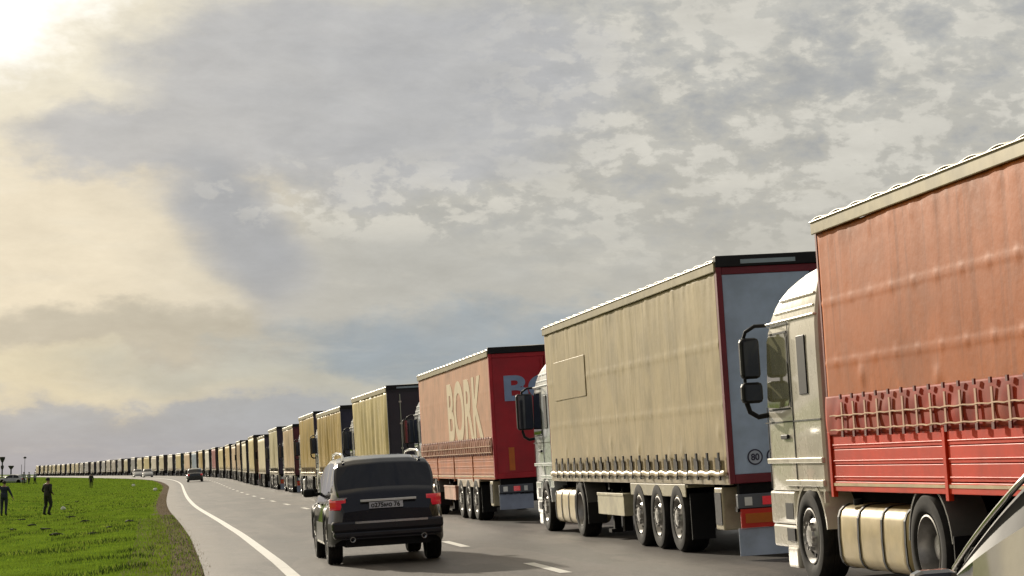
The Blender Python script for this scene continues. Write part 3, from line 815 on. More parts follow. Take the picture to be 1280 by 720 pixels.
            q = MB(); q.box(*sorted((sx*1.236, sx*1.250)), -1.78, -1.48, 2.02, 2.66); q.build('rear_side_window', black(), cab, bevel=.02)
            if cabname != 'cream':
                q = MB(); q.box(*sorted((sx*1.15, sx*1.235)), -2.44, -2.19, 1.1, 3.2); q.build('side_deflector', cabm, cab, bevel=.03)
            q = MB(); q.box(*sorted((sx*1.10, sx*1.235)), yw+.62, yw+1.02, .12, .36); q.build('step', cabm, cab, bevel=.03)
            q = MB(); q.box(*sorted((sx*1.225, sx*1.24)), yw+.68, yw+.98, .42, .56); q.box(*sorted((sx*1.225, sx*1.24)), yw+.68, yw+.98, .66, .84); q.build('step_recess', black(), cab)
            # mirrors
            xm = sx*(1.40 if lod == 0 else 1.36)
            ms = ((-.12, 2.73, 2.26, .23), (-.12, 2.22, 1.98, .25)) if mirror == 'double' else ((-.12, 2.75, 2.02, .34 if lod == 0 else .24),)
            for (ym, z1, z0, wd_) in ms:
                q = MB(); q.box(xm-wd_/2, xm+wd_/2, ym-.05, ym+.10, z0, z1); mo = q.build('mirror', black(), cab, bevel=.05 if near else .04)
                q = MB(); q.box(xm-wd_/2+.03, xm+wd_/2-.03, ym-.056, ym-.048, z0+.03, z1-.03); q.build('mirror_glass', mat('mirror glass', (.03,.035,.05), .04, .0, coat=1), mo)
            q = MB(); q.tube([(sx*1.20, -.16, 2.86), (sx*1.33, -.14, 2.86), (sx*1.43, -.10, 2.80), (sx*1.46, -.06, 2.70)], .022, 8)
            q.tube([(sx*1.46, -.06, 2.70), (sx*1.46, -.06, 1.95)], .02, 8)
            q.tube([(sx*1.46, -.06, 2.0), (sx*1.43, -.08, 1.88), (sx*1.34, -.10, 1.82), (sx*1.20, -.12, 1.84)], .03, 8); q.build('mirror_arm', black(), cab, smoothf=50)
        else:
            q = MB(); q.box(*sorted((sx*1.28, sx*1.44)), -.14, -.02, 2.1, 2.64); q.box(*sorted((sx*1.22, sx*1.34)), -.1, -.06, 2.6, 2.65); q.build('mirror', black(), cab)
    if lod < 2:
        q = MB(); q.tube([(-.35, -2.35, 1.0), (-.35, -2.35, 3.1)], .07, 10); q.build('exhaust_stack', darkm(), cab)
        q = MB(); q.box(-1.1, 1.1, -2.9, -2.19, .98, 1.1); q.build('catwalk', darkm(), cab)
        q = MB(); q.box(-.28, .28, .03, .05, .72, .83); q.build('number_plate', whitel(), cab)
        for sx in (-1, 1):
            q = MB(); q.box(*sorted((sx*.72, sx*1.12)), .0, .04, .66, .88); q.build('headlight', whitel(), cab, bevel=.03)
        q = MB(); q.box(-.9, .9, .0, .045, 1.05, 1.55); q.build('grille', black(), cab, bevel=.02)
    return root

QG = 'trucks'
t1 = truck(9.2, (196,104,34), (120,30,24), (128,34,22), 'nearest truck with faded orange-red curtain over red side boards and cream cab', boards=(224,58,14), cabcol=(224,218,202), seed=1, doff=-.46, htop=3.86, cabname='cream', flap=(60,60,64))
t2 = truck(28.6, (190,172,134), (170,188,214), (112,22,40), 'truck with stained beige curtain, blue-grey rear doors in a maroon frame and red marker plate', cabcol=(214,220,226), seed=2, rearstyle='plain', mirror='single', sidebox=(206,198,164), mudguard=(176,168,140), style='flat', flap=(170,184,205))
t3 = truck(49.5, (214,160,128), (180,12,34), (180,24,40), 'truck with salmon curtain lettered BORK and deep red rear', boards=(196,112,62), cabcol=(214,218,222), seed=3, mirror='single', cabname='bork', sidebox=(214,160,130), mudguard=(190,172,150), header=False, rearstyle='plain', flap=(150,160,182))
# patch outline on truck 2's curtain
pmx = mat('sewn patch', (198,180,142), .5, var=.08, vscale=1.5)
q = MB(); q.box(-1.279, -1.262, 9.6, 12.7, 2.50, 3.22); q.build('curtain_patch', MATS['curtain 2'], t2, bevel=.006)
# lettering on truck 3
lm = mat('letter cream', (222,202,168), .5, var=.08); lb2 = mat('letter blue grey', (140,160,196), .5)
Mside = Matrix.Translation((-1.270, 7.6, 1.98)) @ Matrix(((0,0,-1),(-1,0,0),(0,1,0))).to_4x4()
text_mesh('lettering', 'BORK', 2.05, lm, t3, Mside, 1.12, .003)
Mrear = Matrix.Translation((-1.0, -.034, 2.78)) @ Matrix(((1,0,0),(0,0,-1),(0,1,0))).to_4x4()
text_mesh('lettering', 'BORK', .78, lb2, t3, Mrear, 1.35, .003)
q = MB(); q.box(-.93, -.80, -.04, -.026, 1.06+.12, 1.70); q.build('reflector', mat('orange reflector', (205,105,20), .4), t3)
# round speed stickers on truck 2
for xx, tx_ in ((-.92, '80'), (-.66, '70')):
    q = MB(); q.lathe([(.0001, 0), (.105, 0), (.105, .004)], (xx, -.0295, 1.335), 'y', 28)
    st = q.build('speed_sticker', mat('sticker navy', (40,40,70), .5), t2)
    q = MB(); q.lathe([(.0001, 0), (.085, 0), (.085, .003)], (xx, -.033, 1.335), 'y', 28); q.build('sticker_disc', mat('sticker pale', (176,184,200), .5), st)
    text_mesh('sticker_number', tx_, .12, mat('sticker navy', (40,40,70)), st, Matrix.Translation((xx, -.035, 1.295)) @ Matrix(((1,0,0),(0,0,-1),(0,1,0))).to_4x4(), .95, .001, 'CENTER')
# the nearest tractor's rear plate
Mp = Matrix(((1,0,0),(0,0,-1),(0,1,0))).to_4x4()
q = MB(); q.box(-1.20, -.68, 10.09, 10.11, .40, .52); npl = q.build('number_plate', mat('plate white', (205,205,195), .4), t1)
text_mesh('plate_text', 'OCMУ', .125, mat('plate ink', (.01,.01,.01), .5), npl, Matrix.Translation((-1.16, 10.085, .42)) @ Mp, 1.2, .001)

BE = (204,184,118); OC = (188,156,70); CR = (206,192,150); TN = (170,140,92); GY = (150,148,146); PK = (206,176,134); WH_ = (222,214,196)
DK = (40,38,50); NV = (34,34,64); MR = (96,18,30); BR = (52,34,26); OL = (84,82,56); TL = (44,66,72); PU = (56,40,66)
names = {BE:'yellow-beige', OC:'ochre', CR:'cream', GY:'grey', PK:'pinkish beige', WH_:'off-white', DK:'dark grey', NV:'navy', MR:'maroon', BR:'dark brown', OL:'olive', TL:'dark teal', PU:'dark purple'}
ordn = ['zeroth','first','second','third','fourth','fifth','sixth','seventh','eighth','ninth','tenth','eleventh','twelfth','thirteenth','fourteenth','fifteenth','sixteenth','seventeenth','eighteenth','nineteenth']
tens = {2:('twentieth','twenty-'),3:('thirtieth','thirty-'),4:('fortieth','forty-'),5:('fiftieth','fifty-')}
def ordinal(k):
    if k < 20: return ordn[k]
    a, b = divmod(k, 10); return tens[a][0] if b == 0 else tens[a][1]+ordn[b]
seq = [(70.2,BE,DK,'folds'),(86,OC,NV,'folds'),(101,OC,PU,'folds'),(119,PK,MR,'folds'),(137,CR,PU,'folds'),(154,CR,PU,'flat'),(172,BE,OL,'folds')]
RD = (150,52,36); SB = (120,140,160); names[RD] = 'brick red'; names[SB] = 'pale blue-grey'; names[TN] = 'tan'
cols_far = [(CR,DK),(TN,DK),(PK,BR),(OC,BR),(BE,BR),(RD,BR),(WH_,DK),(OC,DK),(SB,BR),(PK,DK),(BE,TL),(WH_,DK),(CR,BR),(WH_,DK),(BE,DK),(CR,BR),(GY,DK)]
Z = 190.3; i = 0
while Z < 850:
    if Z < 520: s_, r_ = cols_far[i % len(cols_far)]
    elif Z < 650: s_, r_ = ((168,160,146), DK) if i % 3 else (GY, BR)
    else: s_, r_ = (CR, DK)
    seq.append((Z, s_, r_, 'folds' if i % 3 else 'flat')); i += 1
    Z += 18.3+.9*math.sin(i*2.7)+(.4 if i % 5 == 0 else 0)
for k, (Z, s_, r_, st) in enumerate(seq):
    n = k+4
    nm = names.get(s_, 'dull beige')
    lab = '%s truck of the queue counting from the nearest, %s side and %s rear' % (ordinal(n), nm, names[r_])
    truck(Z, s_, r_, tuple(int(c*.8) for c in r_), lab, L=(11.4 if n == 4 else 12.0 if n == 5 else 11.6+1.3*math.sin(n*5.1)), lod=1 if n < 9 else (2 if n < 20 else 3),
          style=st, seed=n, cabcol=(222,220,214) if n % 3 else (190,60,50) if n == 9 else (205,206,210), header=(n % 2 == 0),
          mirror='single', htop=3.9+.12*math.sin(n*3.3), rearstyle='plain' if n % 2 else 'doors', mudguard=(150,146,136), sidebox=(150,146,136) if n % 2 else None)

# ------------------------------------------------------------------ cars
def car(name, mw, P_, paint, label, group=None, detail=True, cladding=None):
    root = empty(name, mw); tag(root, label, P_.get('cat', 'car'), group)
    L, W, c = P_['L'], P_['W']/2, P_['clear']
    top = P_['top']; belt = P_['belt']; wy = P_['wheels']; wr = P_['wr']; Ra = wr+.07
    tx_ = [p[0] for p in top]; tz = [p[1] for p in top]; bx_ = [p[0] for p in belt]; bz = [p[1] for p in belt]
    ys_ = sorted(set([round(x, 4) for x in list(np.linspace(0, L, P_.get('n', 110)))+tx_+[wy[0]-Ra, wy[0]+Ra, wy[1]-Ra, wy[1]+Ra]]))
    ys_ = [y for i, y in enumerate(ys_)]
    g0, g1 = P_['rearglass']; s0, s1 = P_['screen']; pil = P_['pillars']
    hmax = max(a-b for a, b in zip(tz, np.interp(tx_, bx_, bz)))
    K = 11
    def ring(y):
        T = float(np.interp(y, tx_, tz)); B = min(float(np.interp(y, bx_, bz)), T)
        h = max(0., T-B)
        e = min(1., min(y, L-y)/.55); wf = W*(1-.13*(1-e)**2)
        e2 = min(1., min(y, L-y)/.18); wf *= 1-.05*(1-e2)**2
        bot = c+(.10*(1-min(1, min(y, L-y)/.25)))
        for yw in wy:
            if abs(y-yw) < Ra: bot = max(bot, wr+math.sqrt(max(0, Ra*Ra-(y-yw)**2)))
        k = h/hmax; tw = W*(.955-P_.get('tumble', .17)*k)
        flare = 0
        for yw in wy:
            q_ = abs(y-yw)/(Ra+.12)
            if q_ < 1: flare = max(flare, .022*(1-q_**4))
        pts = [(wf*.98+flare, bot), (wf*1.006+flare, min(bot+.05, B-.10)), (wf*.988+flare*.8, max(min(.55*B+.05, B-.2), min(bot+.09, B-.09))), (wf*.945, max(B*.84, min(bot+.12, B-.08))), (wf*.925, B-.045), (wf*.905, B-.0*k),
               (lerp(wf*.90, wf*.895, k), B+.05*h), (lerp(wf*.88, tw+.012, k), T-P_.get('fr', .13)*h), (lerp(wf*.85, tw*.95, k), T-.035*h+.0), (lerp(wf*.50, tw*.60, k), T+.018), (0, T+.028)]
        # keep the glass edge consistent where the cabin tapers
        return [(x, y, z) for x, z in pts]
    def lerp(a, b, t): return a+(b-a)*t
    body, sg, rg, ws = MB(), MB(), MB(), MB(); clad = MB()
    V = []; rings = [ring(y) for y in ys_]
    for rr in rings:
        V += [(-x, y, z) for x, y, z in rr]+[(x, y, z) for x, y, z in reversed(rr[:-1])]
    NR = 2*K-1
    panes = {}
    for mb in (body, sg, rg, ws, clad): mb.v = list(V)
    for i in range(len(ys_)-1):
        ym = (ys_[i]+ys_[i+1])/2
        h = float(np.interp(ym, tx_, tz))-float(np.interp(ym, bx_, bz))
        for k in range(NR-1):
            kk = k if k < K-1 else NR-2-k
            f = (i*NR+k, i*NR+k+1, (i+1)*NR+k+1, (i+1)*NR+k)
            tgt = body
            inpil = any(a <= ym <= b for a, b in pil)
            if kk == 6 and h > .10 and P_['sideglass'][0] < ym < P_['sideglass'][1] and not inpil:
                key = (k < K-1, sum(ym > b for a, b in pil))
                if key not in panes: panes[key] = MB(); panes[key].v = list(V)
                tgt = panes[key]
            if kk >= 8 and g0 < ym < g1: tgt = rg
            if kk >= 8 and s0 < ym < s1: tgt = ws
            if P_.get('seal') and kk == 7 and h > .06 and .5 < ym < 3.05:
                key = ('seal', k < K-1)
                if key not in panes: panes[key] = MB(); panes[key].v = list(V)
                tgt = panes[key]
            if cladding and kk <= 1 : tgt = clad
            tgt.quad(f)
    body.f.append(tuple(range(NR))); body.m.append(0)
    body.f.append(tuple((len(ys_)-1)*NR+k for k in reversed(range(NR)))); body.m.append(0)
    def clean(o):
        import bmesh
        bm = bmesh.new(); bm.from_mesh(o.data)
        bmesh.ops.delete(bm, geom=[v for v in bm.verts if not v.link_faces], context='VERTS'); 
        bmesh.ops.recalc_face_normals(bm, faces=bm.faces) if False else None
        bm.to_mesh(o.data); bm.free()
    bo = body.build('body', paint, root, smoothf=42); clean(bo)
    if cladding: o = clad.build('cladding', cladding, root, smoothf=42); clean(o)
    gm = glassm()
    for mb, nme in [(p_, 'window_seal' if k_[0] == 'seal' else 'side_window') for k_, p_ in panes.items()]+[(rg, 'rear_window'), (ws, 'windscreen')]:
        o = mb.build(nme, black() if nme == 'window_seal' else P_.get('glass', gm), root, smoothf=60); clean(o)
    q = MB(); q.box(-W+.24, W-.24, .12, L-.15, c-.02, .7); q.box(-W+.08, W-.08, .25, wy[0]-Ra, c, .6) if wy[0]-Ra > .3 else None
    q.box(-W+.06, W-.06, wy[0]+Ra, wy[1]-Ra, c+.0, .45); q.build('underbody', black(), root)
    for yw in wy:
        add_wheel(root, (-W+.115, yw, wr), wr, .235, 'car', rim=detail); add_wheel(root, (W-.115, yw, wr), wr, .235, 'car', True, rim=detail)
    # lamps, plate, mirrors, seals
    zt = P_['tail']; 
    for sx in (-1, 1):
        q = MB()
        def lampf(i, j):
            a = i; xx = W*(.70+.25*min(1, a*1.35)) if a < .74 else W*.96
            yy = zt[3]-.015 if a < .5 else zt[3]-.015+(a-.5)*.5
            return (sx*xx, yy, zt[0]+(zt[1]-zt[0])*j)
        q.grid(lampf, 8, 3); q.build('tail_light', redl(), root, smoothf=40, solid=.02)
        ymr = P_['mirror'][0]; zm = P_['mirror'][1]
        q = MB(); q.box(*sorted((sx*(W*.95+.05), sx*(W*.95+.24))), ymr-.04, ymr+.09, zm-.04, zm+.10); mo = q.build('mirror', P_.get('mirmat', paint), root, bevel=.04)
        q = MB(); q.box(*sorted((sx*(W*.9), sx*(W*.95+.07))), ymr-.01, ymr+.04, zm-.02, zm+.03); q.build('mirror_arm', black(), mo)
        if detail:
            q = MB(); q.box(*sorted((sx*W*.60, sx*W*.92)), L-.10, L-.02, .62, .76); q.build('headlight', whitel(), root, bevel=.03)
            q = MB(); xs = sorted((sx*(W*.992), sx*(W*.992+.03)))
            for yh in P_['handles']: q.box(*xs, yh, yh+.18, P_['hz'], P_['hz']+.035)
            q.build('door_handle', P_.get('hmat', paint), root, bevel=.008)
    return root, W
def car_matrix(Z, dcen, yaw=0.):
    X, _ = toXY(Z, dcen); p = Vector((X, Z, roadz(Z, dcen)))
    X2, _ = toXY(Z+4, dcen); fw = (Vector((X2, Z+4, roadz(Z+4, dcen)))-p).normalized()
    X3, _ = toXY(Z, dcen+1); rt = (Vector((X3, Z, roadz(Z, dcen+1)))-p).normalized()
    up = rt.cross(fw).normalized(); rt = fw.cross(up)
    M = Matrix.Translation(p) @ Matrix((rt, fw, up)).transposed().to_4x4()
    return M @ Matrix.Rotation(yaw, 4, 'Z')
SUVP = dict(tumble=.19, L=4.7, W=1.78, clear=.30, top=[(0,.82),(.05,.98),(.10,1.10),(.16,1.16),(.40,1.53),(.55,1.60),(.9,1.645),(1.8,1.66),(2.5,1.64),(2.95,1.57),(3.65,1.10),(4.2,1.03),(4.55,.92),(4.7,.70)],
            belt=[(0,.80),(.12,1.06),(.4,1.10),(3.6,1.06),(4.2,1.0),(4.7,.66)], wheels=(.92,3.75), wr=.37, rearglass=(.165,.50), screen=(2.98,3.62), sideglass=(.42,3.35),
            pillars=[(.95,1.08),(1.92,2.02),(2.9,2.96)], tail=(.86,1.03,.2,.07), mirror=(3.2,1.08), handles=(1.35,2.3), hz=.92, cat='car')
suvp = mat('suv paint', (.008,.008,.016), .12, .0, var=.1, coat=.35, dirt=(60,54,46), dirtamt=.12)
SUVP['mirmat'] = black()
s_root, W = car('suv', car_matrix(33.4, -3.97), SUVP, suvp, 'dark SUV in the left lane seen from behind, with roof rails and bright tailgate bar', cladding=mat('suv cladding', (.014,.014,.016), .5, dirt=(60,54,46), dirtamt=.25))
chrome = mat('chrome', (.75,.74,.72), .12, 1., var=.03)
q = MB(); q.box(-.86, .86, -.055, .14, .52, .68); q.box(-.84, .84, -.03, .14, .42, .53); q.build('rear_bumper', mat('suv bumper', (.012,.012,.018), .3, coat=.4, dirt=(60,56,50), dirtamt=.25), s_root, bevel=.035)
q = MB(); q.box(-.50, .62, -.064, -.045, .640, .672); q.build('bumper_strip', chrome, s_root)
q = MB(); q.box(-.40, .46, -.03, .10, .965, 1.0); q.build('tailgate_bar', mat('bright trim', (.85,.85,.84), .35, .3), s_root, bevel=.006)
q = MB(); q.box(-.27, .25, -.032, -.008, .86, .955); pl_ = q.build('number_plate', mat('car plate', (205,205,215), .4), s_root)
text_mesh('plate_text', 'о275мо 76', .095, mat('plate ink', (.01,.01,.01), .5), pl_, Matrix.Translation((-.245, -.034, .877)) @ Mp, 1.0, .001)
q = MB(); q.box(-.84, -.64, .012, .035, 1.01, 1.03); q.box(-.76, -.60, .012, .032, 1.035, 1.045); q.build('badge', chrome, s_root)
q = MB(); q.box(-.45, .30, .17, .20, 1.155, 1.17); q.build('wiper', black(), s_root)
for sx in (-1, 1):
    q = MB(); q.tube([(sx*.60, .50, 1.60), (sx*.60, .55, 1.68), (sx*.60, .75, 1.715), (sx*.60, 1.8, 1.735), (sx*.60, 2.5, 1.71), (sx*.60, 2.65, 1.64)], .022, 8); q.build('roof_rail', chrome, s_root, smoothf=60)
    q = MB(); q.lathe([(.035, 0), (.042, 0), (.042, .15), (.035, .15)], (sx*.55, -.07, .40), 'y', 14); q.build('exhaust_tip', chrome, s_root)
q = MB(); q.box(-.89, -.80, 1.45, 3.2, .30, .36); q.box(.80, .89, 1.45, 3.2, .30, .36); q.build('side_step', alu(), s_root, bevel=.01)
# car at the right edge of the frame, driving alongside
HP = dict(fr=.42, seal=True, L=4.25, W=1.74, clear=.18, top=[(0,.60),(.04,.80),(.12,.95),(.42,1.34),(.62,1.42),(1.3,1.475),(2.0,1.46),(2.30,1.42),(3.12,.955),(3.7,.88),(4.05,.76),(4.25,.55)],
          belt=[(0,.58),(.14,.93),(.5,.95),(3.0,.92),(3.7,.84),(4.25,.52)], wheels=(.75,3.35), wr=.31, rearglass=(.14,.55), screen=(2.32,3.08), sideglass=(.5,2.80),
          pillars=[(.62,.72),(1.62,1.70)], tail=(.68,.88,.2,.02), mirror=(2.70,.93), handles=(1.1,2.1), hz=.80, cat='car', n=160)
HP['glass'] = mat('glass painted sky reflection', (.42,.39,.32), .12, var=.12, coat=.8); HP['mirmat'] = mat('edge car paint', (.02,.018,.022), .22, .2, var=.1, coat=1.)  # pale glass colour stands in for a bright sky reflection
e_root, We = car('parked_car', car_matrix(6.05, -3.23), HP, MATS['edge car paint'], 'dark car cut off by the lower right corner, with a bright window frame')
# bright trim line along roof and front pillar
tr = MB(); pts = []
for yy in np.linspace(.5, 3.05, 30):
    T = float(np.interp(yy, [p[0] for p in HP['top']], [p[1] for p in HP['top']])); B = float(np.interp(yy, [p[0] for p in HP['belt']], [p[1] for p in HP['belt']])); h = max(0, T-B)
    hm = 1.475-.94; k = h/hm; tt = k; wf = We
    xx = wf*.85+(We*(.955-.17*k)*.95-wf*.85)*tt
    pts.append((-xx-.02, yy, T-.03*h+.012))
tr.tube(pts, .012, 6); tr.build('window_trim', chrome, e_root, smoothf=60)
# distant cars
CP = dict(L=4.3, W=1.72, clear=.2, top=[(0,.65),(.05,.90),(.5,1.0),(.95,1.36),(1.5,1.46),(2.2,1.45),(3.1,.98),(4.0,.85),(4.3,.6)], belt=[(0,.62),(.1,.9),(3.0,.93),(4.3,.58)],
          wheels=(.75,3.4), wr=.31, rearglass=(.5,.95), screen=(2.25,3.05), sideglass=(.8,2.9), pillars=[(1.65,1.75)], tail=(.7,.88,.2,.02), mirror=(2.7,.93), handles=(1.2,2.1), hz=.8, n=50)
dkp = mat('dark car paint', (.03,.035,.035), .25, .2, coat=1.); whp = mat('white car paint', (.75,.75,.74), .25, coat=1.); gyp = mat('silver car paint', (.4,.41,.42), .25, .5, coat=1.)
car('car', car_matrix(236, -4.0), CP, dkp, 'dark car with bright roof driving away at the bend beside the edge line', detail=False)
flip = math.pi
car('car', car_matrix(392, -4.6, flip), CP, whp, 'white car at the foot of the distant trucks, the right one of the pair', 'white cars in front of the distant trucks', detail=False)
car('car', car_matrix(418, -4.6, flip), CP, whp, 'white car at the foot of the distant trucks, the left one of the pair', 'white cars in front of the distant trucks', detail=False)
X = (18-640)/F*335
car('car', Matrix.Translation((X, 335, groundz(X, 335)-.15)) @ Matrix.Rotation(R(80), 4, 'Z') @ Matrix.Translation((0, -2.1, 0)), CP, gyp, 'silver car parked side-on at the far left edge behind the grass', detail=False)

# ------------------------------------------------------------------ people
def person(px, Z, height, face, pose, jacket, trousers, label, name='person', group=None):
    X = (px-640)/F*Z; z = groundz(X, Z)
    s = height/1.78
    pts = {}; edges = []; rad = {}
    def P3(n_, x, y, z_, r, par=None):
        pts[n_] = (x*s, y*s, z_*s); rad[n_] = r*s*(1.18 if r > .04 and n_ not in ('head', 'crown', 'chin', 'neck') else 1.)
        if par: edges.append((par, n_))
    P3('pel', 0, 0, .98, .145); P3('waist', 0, .01, 1.12, .135, 'pel'); P3('chest', 0, .02, 1.32, .165, 'waist'); P3('upch', 0, .0, 1.44, .13, 'chest'); P3('neck', 0, .01, 1.53, .058, 'upch')
    P3('chin', 0, .03, 1.59, .065, 'neck'); P3('head', 0, .02, 1.68, .098, 'chin'); P3('crown', 0, .01, 1.74, .075, 'head'); P3('nose', 0, .125, 1.655, .016, 'head')
    for sx, q in ((-1, 'L'), (1, 'R')):
        kx, ky = pose.get('knee'+q, (0, .02)); fx, fy = pose.get('foot'+q, (0, 0))
        P3('hip'+q, sx*.10, 0, .93, .105, 'pel'); P3('thigh'+q, sx*.11+kx*.5, ky*.5, .72, .09, 'hip'+q); P3('knee'+q, sx*.11+kx, ky, .50, .066, 'thigh'+q); P3('calf'+q, sx*.11+kx*.6+fx*.4, ky*.5-.02+fy*.5, .34, .062, 'knee'+q)
        P3('ank'+q, sx*.11+fx, -.03+fy, .09, .045, 'calf'+q); P3('heel'+q, sx*.11+fx, -.06+fy, .05, .045, 'ank'+q); P3('toe'+q, sx*.13+fx, .15+fy, .04, .038, 'ank'+q)
        sh = (sx*.19, 0, 1.43); el = pose.get('elb'+q, (sx*.27, -.02, 1.16)); wr_ = pose.get('wri'+q, (sx*.28, .06, .93))
        P3('sho'+q, *sh, .075, 'upch'); P3('elb'+q, *el, .052, 'sho'+q); P3('wri'+q, *wr_, .036, 'elb'+q)
        dv = (Vector(wr_)-Vector(el)).normalized(); side = Vector((0, 1, 0)) if abs(dv.y) < .8 else Vector((1, 0, 0))
        pm_ = Vector(wr_)+dv*.08; P3('palm'+q, *pm_, .034, 'wri'+q)
        for fi in range(4):
            o_ = side*(fi-1.5)*.021; ln = (.055, .07, .065, .05)[fi]
            a = pm_+o_+dv*.035; b = a+dv*ln+Vector((-sx*.018, 0, 0))
            P3('f%d%s' % (fi, q), *a, .0105, 'palm'+q); P3('g%d%s' % (fi, q), *b, .009, 'f%d%s' % (fi, q))
        a = Vector(wr_)+dv*.03+side*.035; b = a+dv*.04+side*.02
        P3('t'+q, *a, .012, 'wri'+q); P3('u'+q, *b, .010, 't'+q)
    keys = list(pts); idx = {k: i for i, k in enumerate(keys)}
    me = bpy.data.meshes.new('person'); me.from_pydata([pts[k] for k in keys], [(idx[a], idx[b]) for a, b in edges], [])
    o = bpy.data.objects.new(name, me); COL.objects.link(o)
    md = o.modifiers.new('skin', 'SKIN'); md.use_smooth_shade = True
    if not me.skin_vertices: 
        bpy.context.view_layer.objects.active = o
    for i, k in enumerate(keys):
        sv = me.skin_vertices[0].data[i]; sv.radius = (rad[k], rad[k]); sv.use_root = (k == 'pel')
    ss = o.modifiers.new('sub', 'SUBSURF'); ss.levels = 1; ss.render_levels = 1
    bpy.context.view_layer.update()
    me2 = bpy.data.meshes.new_from_object(o.evaluated_get(bpy.context.evaluated_depsgraph_get()))
    o.modifiers.clear(); o.data = me2
    skin = mat('skin', (.42,.25,.17), .6)
    hm = mat('hair dark', (.02,.015,.012), .8); shoe = mat('shoe black', (.015,.014,.013), .6)
    me2.materials.clear()
    for m_ in (skin, jacket, trousers, shoe): me2.materials.append(m_)
    hand = [Vector(pts['palmL']), Vector(pts['palmR'])]
    for p_ in me2.polygons:
        c = p_.center
        if min((c-h_).length for h_ in hand) < .12*s and abs(c.x) > .15*s: p_.material_index = 0
        elif c.z > 1.50*s and abs(c.x) < .13*s: p_.material_index = 0
        elif c.z > .93*s or abs(c.x) > .23*s: p_.material_index = 1
        elif c.z > .10*s: p_.material_index = 2
        else: p_.material_index = 3
        p_.use_smooth = True
    o.location = (X, Z, z); o.rotation_euler = (0, 0, R(face))
    tag(o, label, 'person', group)
    hb = MB()
    def hf(i, j):
        th = i*2*math.pi; ph = j*math.pi*.62
        x_, y_, z_ = math.sin(ph)*math.cos(th), math.sin(ph)*math.sin(th), math.cos(ph)
        r = .108*s if y_ < .35 or z_ > .45 else .09*s
        return (x_*r*.95, .01*s+y_*r*1.05-.006*s, 1.695*s+z_*r*1.02)
    hb.grid(hf, 18, 9); hb.build('hair', hm, o, smoothf=180)
    jk = MB()      # jacket hem
    def jf(i, j):
        th = i*2*math.pi; r1 = .19-.01*j; r2 = .145-.01*j
        return (math.cos(th)*r1*s, math.sin(th)*r2*s, (.88+.30*j)*s)
    jk.grid(jf, 18, 3); jk.build('jacket', jacket, o, smoothf=180, solid=.01)
    return o
jn = mat('jacket navy', (.02,.026,.05), .8); jb = mat('jacket brown black', (.026,.022,.022), .8); tj = mat('trousers navy', (.03,.034,.06), .85); tb = mat('trousers black', (.02,.018,.018), .85)
jg = mat('jacket pale grey', (.30,.31,.34), .8)
person(8, 106, 1.70, 0, {'elbL': (-.30, .0, 1.55), 'wriL': (-.27, .03, 1.80), 'elbR': (.33, .0, 1.17), 'wriR': (.43, .03, .96)}, jn, tj, 'person in dark blue jacket and trousers standing on the grass with left arm raised')
person(62, 104, 1.80, -35, {'kneeR': (.04, .10), 'elbL': (-.29, -.08, 1.17), 'wriL': (-.20, .12, 1.06), 'elbR': (.29, -.08, 1.17), 'wriR': (.20, .12, 1.06), 'footL': (0, -.08)}, jb, tb, 'person in dark clothes standing on the grass with hands held in front of the waist')
person(116, 262, 1.75, 10, {}, jb, tb, 'lone small dark figure standing where the grass meets the far road')
for k, (px, f_, lab) in enumerate(((32, 20, 'leftmost of the three small people in pale tops beyond the grass'), (38.5, -30, 'middle one of the three small people in pale tops beyond the grass'), (46, 60, 'rightmost of the three small people in pale tops beyond the grass'))):
    person(px, 312+k*2, 1.74, f_, {'footL': (0, .12), 'footR': (0, -.12)}, jg, tb, lab, group='small group of people by the far road')

# ------------------------------------------------------------------ far posts and lamps, litter
pmn = mat('post dark', (.03,.03,.032), .7)
def post(px, py_top, Z, head, r, label, name='street_lamp', cat='lamp'):
    X = (px-640)/F*Z; z = groundz(X, Z); zt = H0+(591-py_top)/F*Z; h = zt-z
    root = empty(name, Matrix.Translation((X, Z, z))); tag(root, label, cat)
    q = MB(); q.tube([(0, 0, -.2), (0, 0, h*.96)], [r*1.3, r], 10); q.build('pole', pmn, root, smoothf=60)
    if head == 'cone':
        q = MB(); q.lathe([(.0001, h*.72), (r*1.5, h*.72), (r*4.6, h*.92), (r*4.6, h*.99), (.0001, h)], (0, 0, 0), 'z', 16); q.build('lamp_head', pmn, root, smoothf=40)
    elif head == 'cone2':
        q = MB(); q.lathe([(.0001, h*.74), (r*1.5, h*.74), (r*4.2, h*.90), (r*4.4, h*.99), (.0001, h)], (0, 0, 0), 'z', 16); q.build('lamp_head', pmn, root, smoothf=40)
        q = MB(); q.lathe([(.0001, h*.42), (r*1.5, h*.42), (r*2.6, h*.52), (r*2.4, h*.60), (.0001, h*.62)], (0, 0, 0), 'z', 16); q.build('bracket', pmn, root, smoothf=40)
    elif head == 'arm':
        q = MB(); q.lathe([(.0001, -.25), (.25, -.22), (.42, 0), (.2, .2), (.0001, .22)], (0, 0, h-.2), 'z', 14); q.build('lamp_head', pmn, root, smoothf=60)
    return root
post(5, 571, 600, 'cone2', .17, 'tall dark lamp with funnel-shaped head at the far left edge')
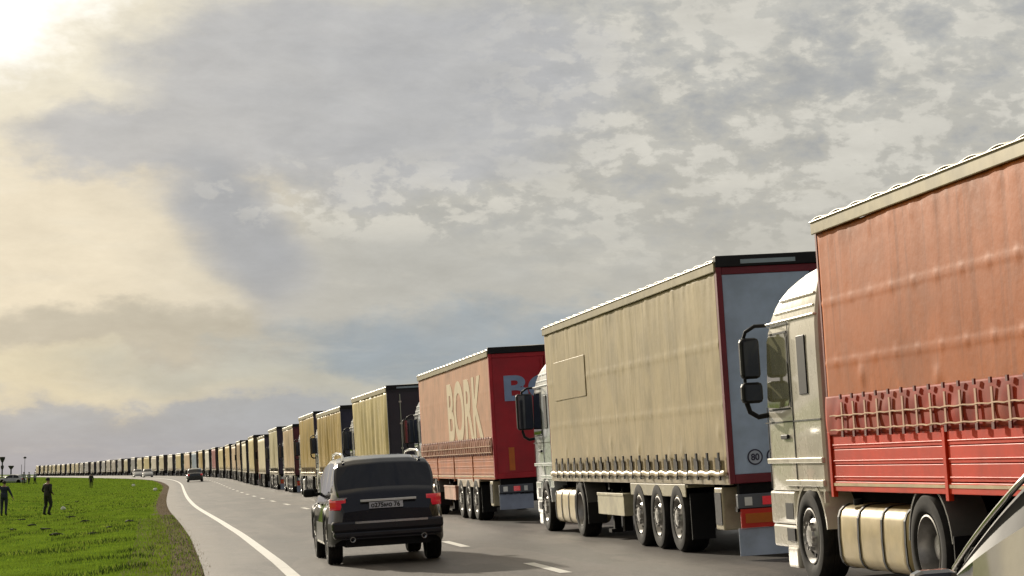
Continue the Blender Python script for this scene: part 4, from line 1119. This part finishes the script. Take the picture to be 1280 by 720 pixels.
post(16, 582, 600, 'cone', .17, 'shorter dark lamp with broad funnel-shaped head on the horizon')
post(33, 571, 500, 'arm', .05, 'slim street lamp with a small round head above the far people')
post(29, 580, 500, None, .05, 'bare thin pole just left of the slim street lamp', 'pole', 'pole')
post(1.5, 584, 520, None, .06, 'bare thin pole at the very left edge of the frame', 'pole', 'pole')
bagm = mat('plastic bag white', (.75,.76,.70), .5, bump=.4, bscale=20)
for px, Z, sz, lab in ((82, 118, .13, 'white plastic bag lying on the grass near the standing people'), (196, 175, .16, 'white plastic bag on the grass close to the edge of the road bend'), (169, 240, .17, 'tiny pale bag on the grass left of the bend')):
    X = (px-640)/F*Z; q = MB()
    def bf(i, j):
        th = i*2*math.pi; ph = j*math.pi
        r = sz*(1+.5*noise.noise(Vector((math.cos(th)*1.5, math.sin(th)*1.5, ph+px))))
        return (r*math.sin(ph)*math.cos(th), r*math.sin(ph)*math.sin(th), r*.9*math.cos(ph)+sz*.6)
    q.grid(bf, 16, 10); o = q.build('plastic_bag', bagm, smoothf=40, loc=(X, Z, groundz(X, Z))); tag(o, lab, 'litter', 'litter on the grass')
# dark earth clods in the field
cl = mat('earth clod', (.03,.035,.014), .9, var=.4, vscale=8)
for k, (px, Z) in enumerate(((88, 140), (99, 152), (92, 92), (31, 96), (44, 82), (110, 78), (60, 72), (140, 66), (20, 76), (75, 62), (120, 60), (165, 72))):
    X = (px-640)/F*Z; sz = random.uniform(.05, .11); q = MB(); ph0 = random.random()*9
    def cf(i, j):
        th = i*2*math.pi; ph = j*math.pi
        r = sz*(1+.8*noise.noise(Vector((math.cos(th)*1.8, math.sin(th)*1.8, ph+ph0))))
        return (2.2*r*math.sin(ph)*math.cos(th), r*math.sin(ph)*math.sin(th), r*.55*math.cos(ph)+.03)
    q.grid(cf, 16, 9); o = q.build('earth_clod', cl, smoothf=60, loc=(X, Z, groundz(X, Z)))
    tag(o, 'dark clod of earth lying in the short grass of the field', 'clod', 'dark clods scattered in the grass')
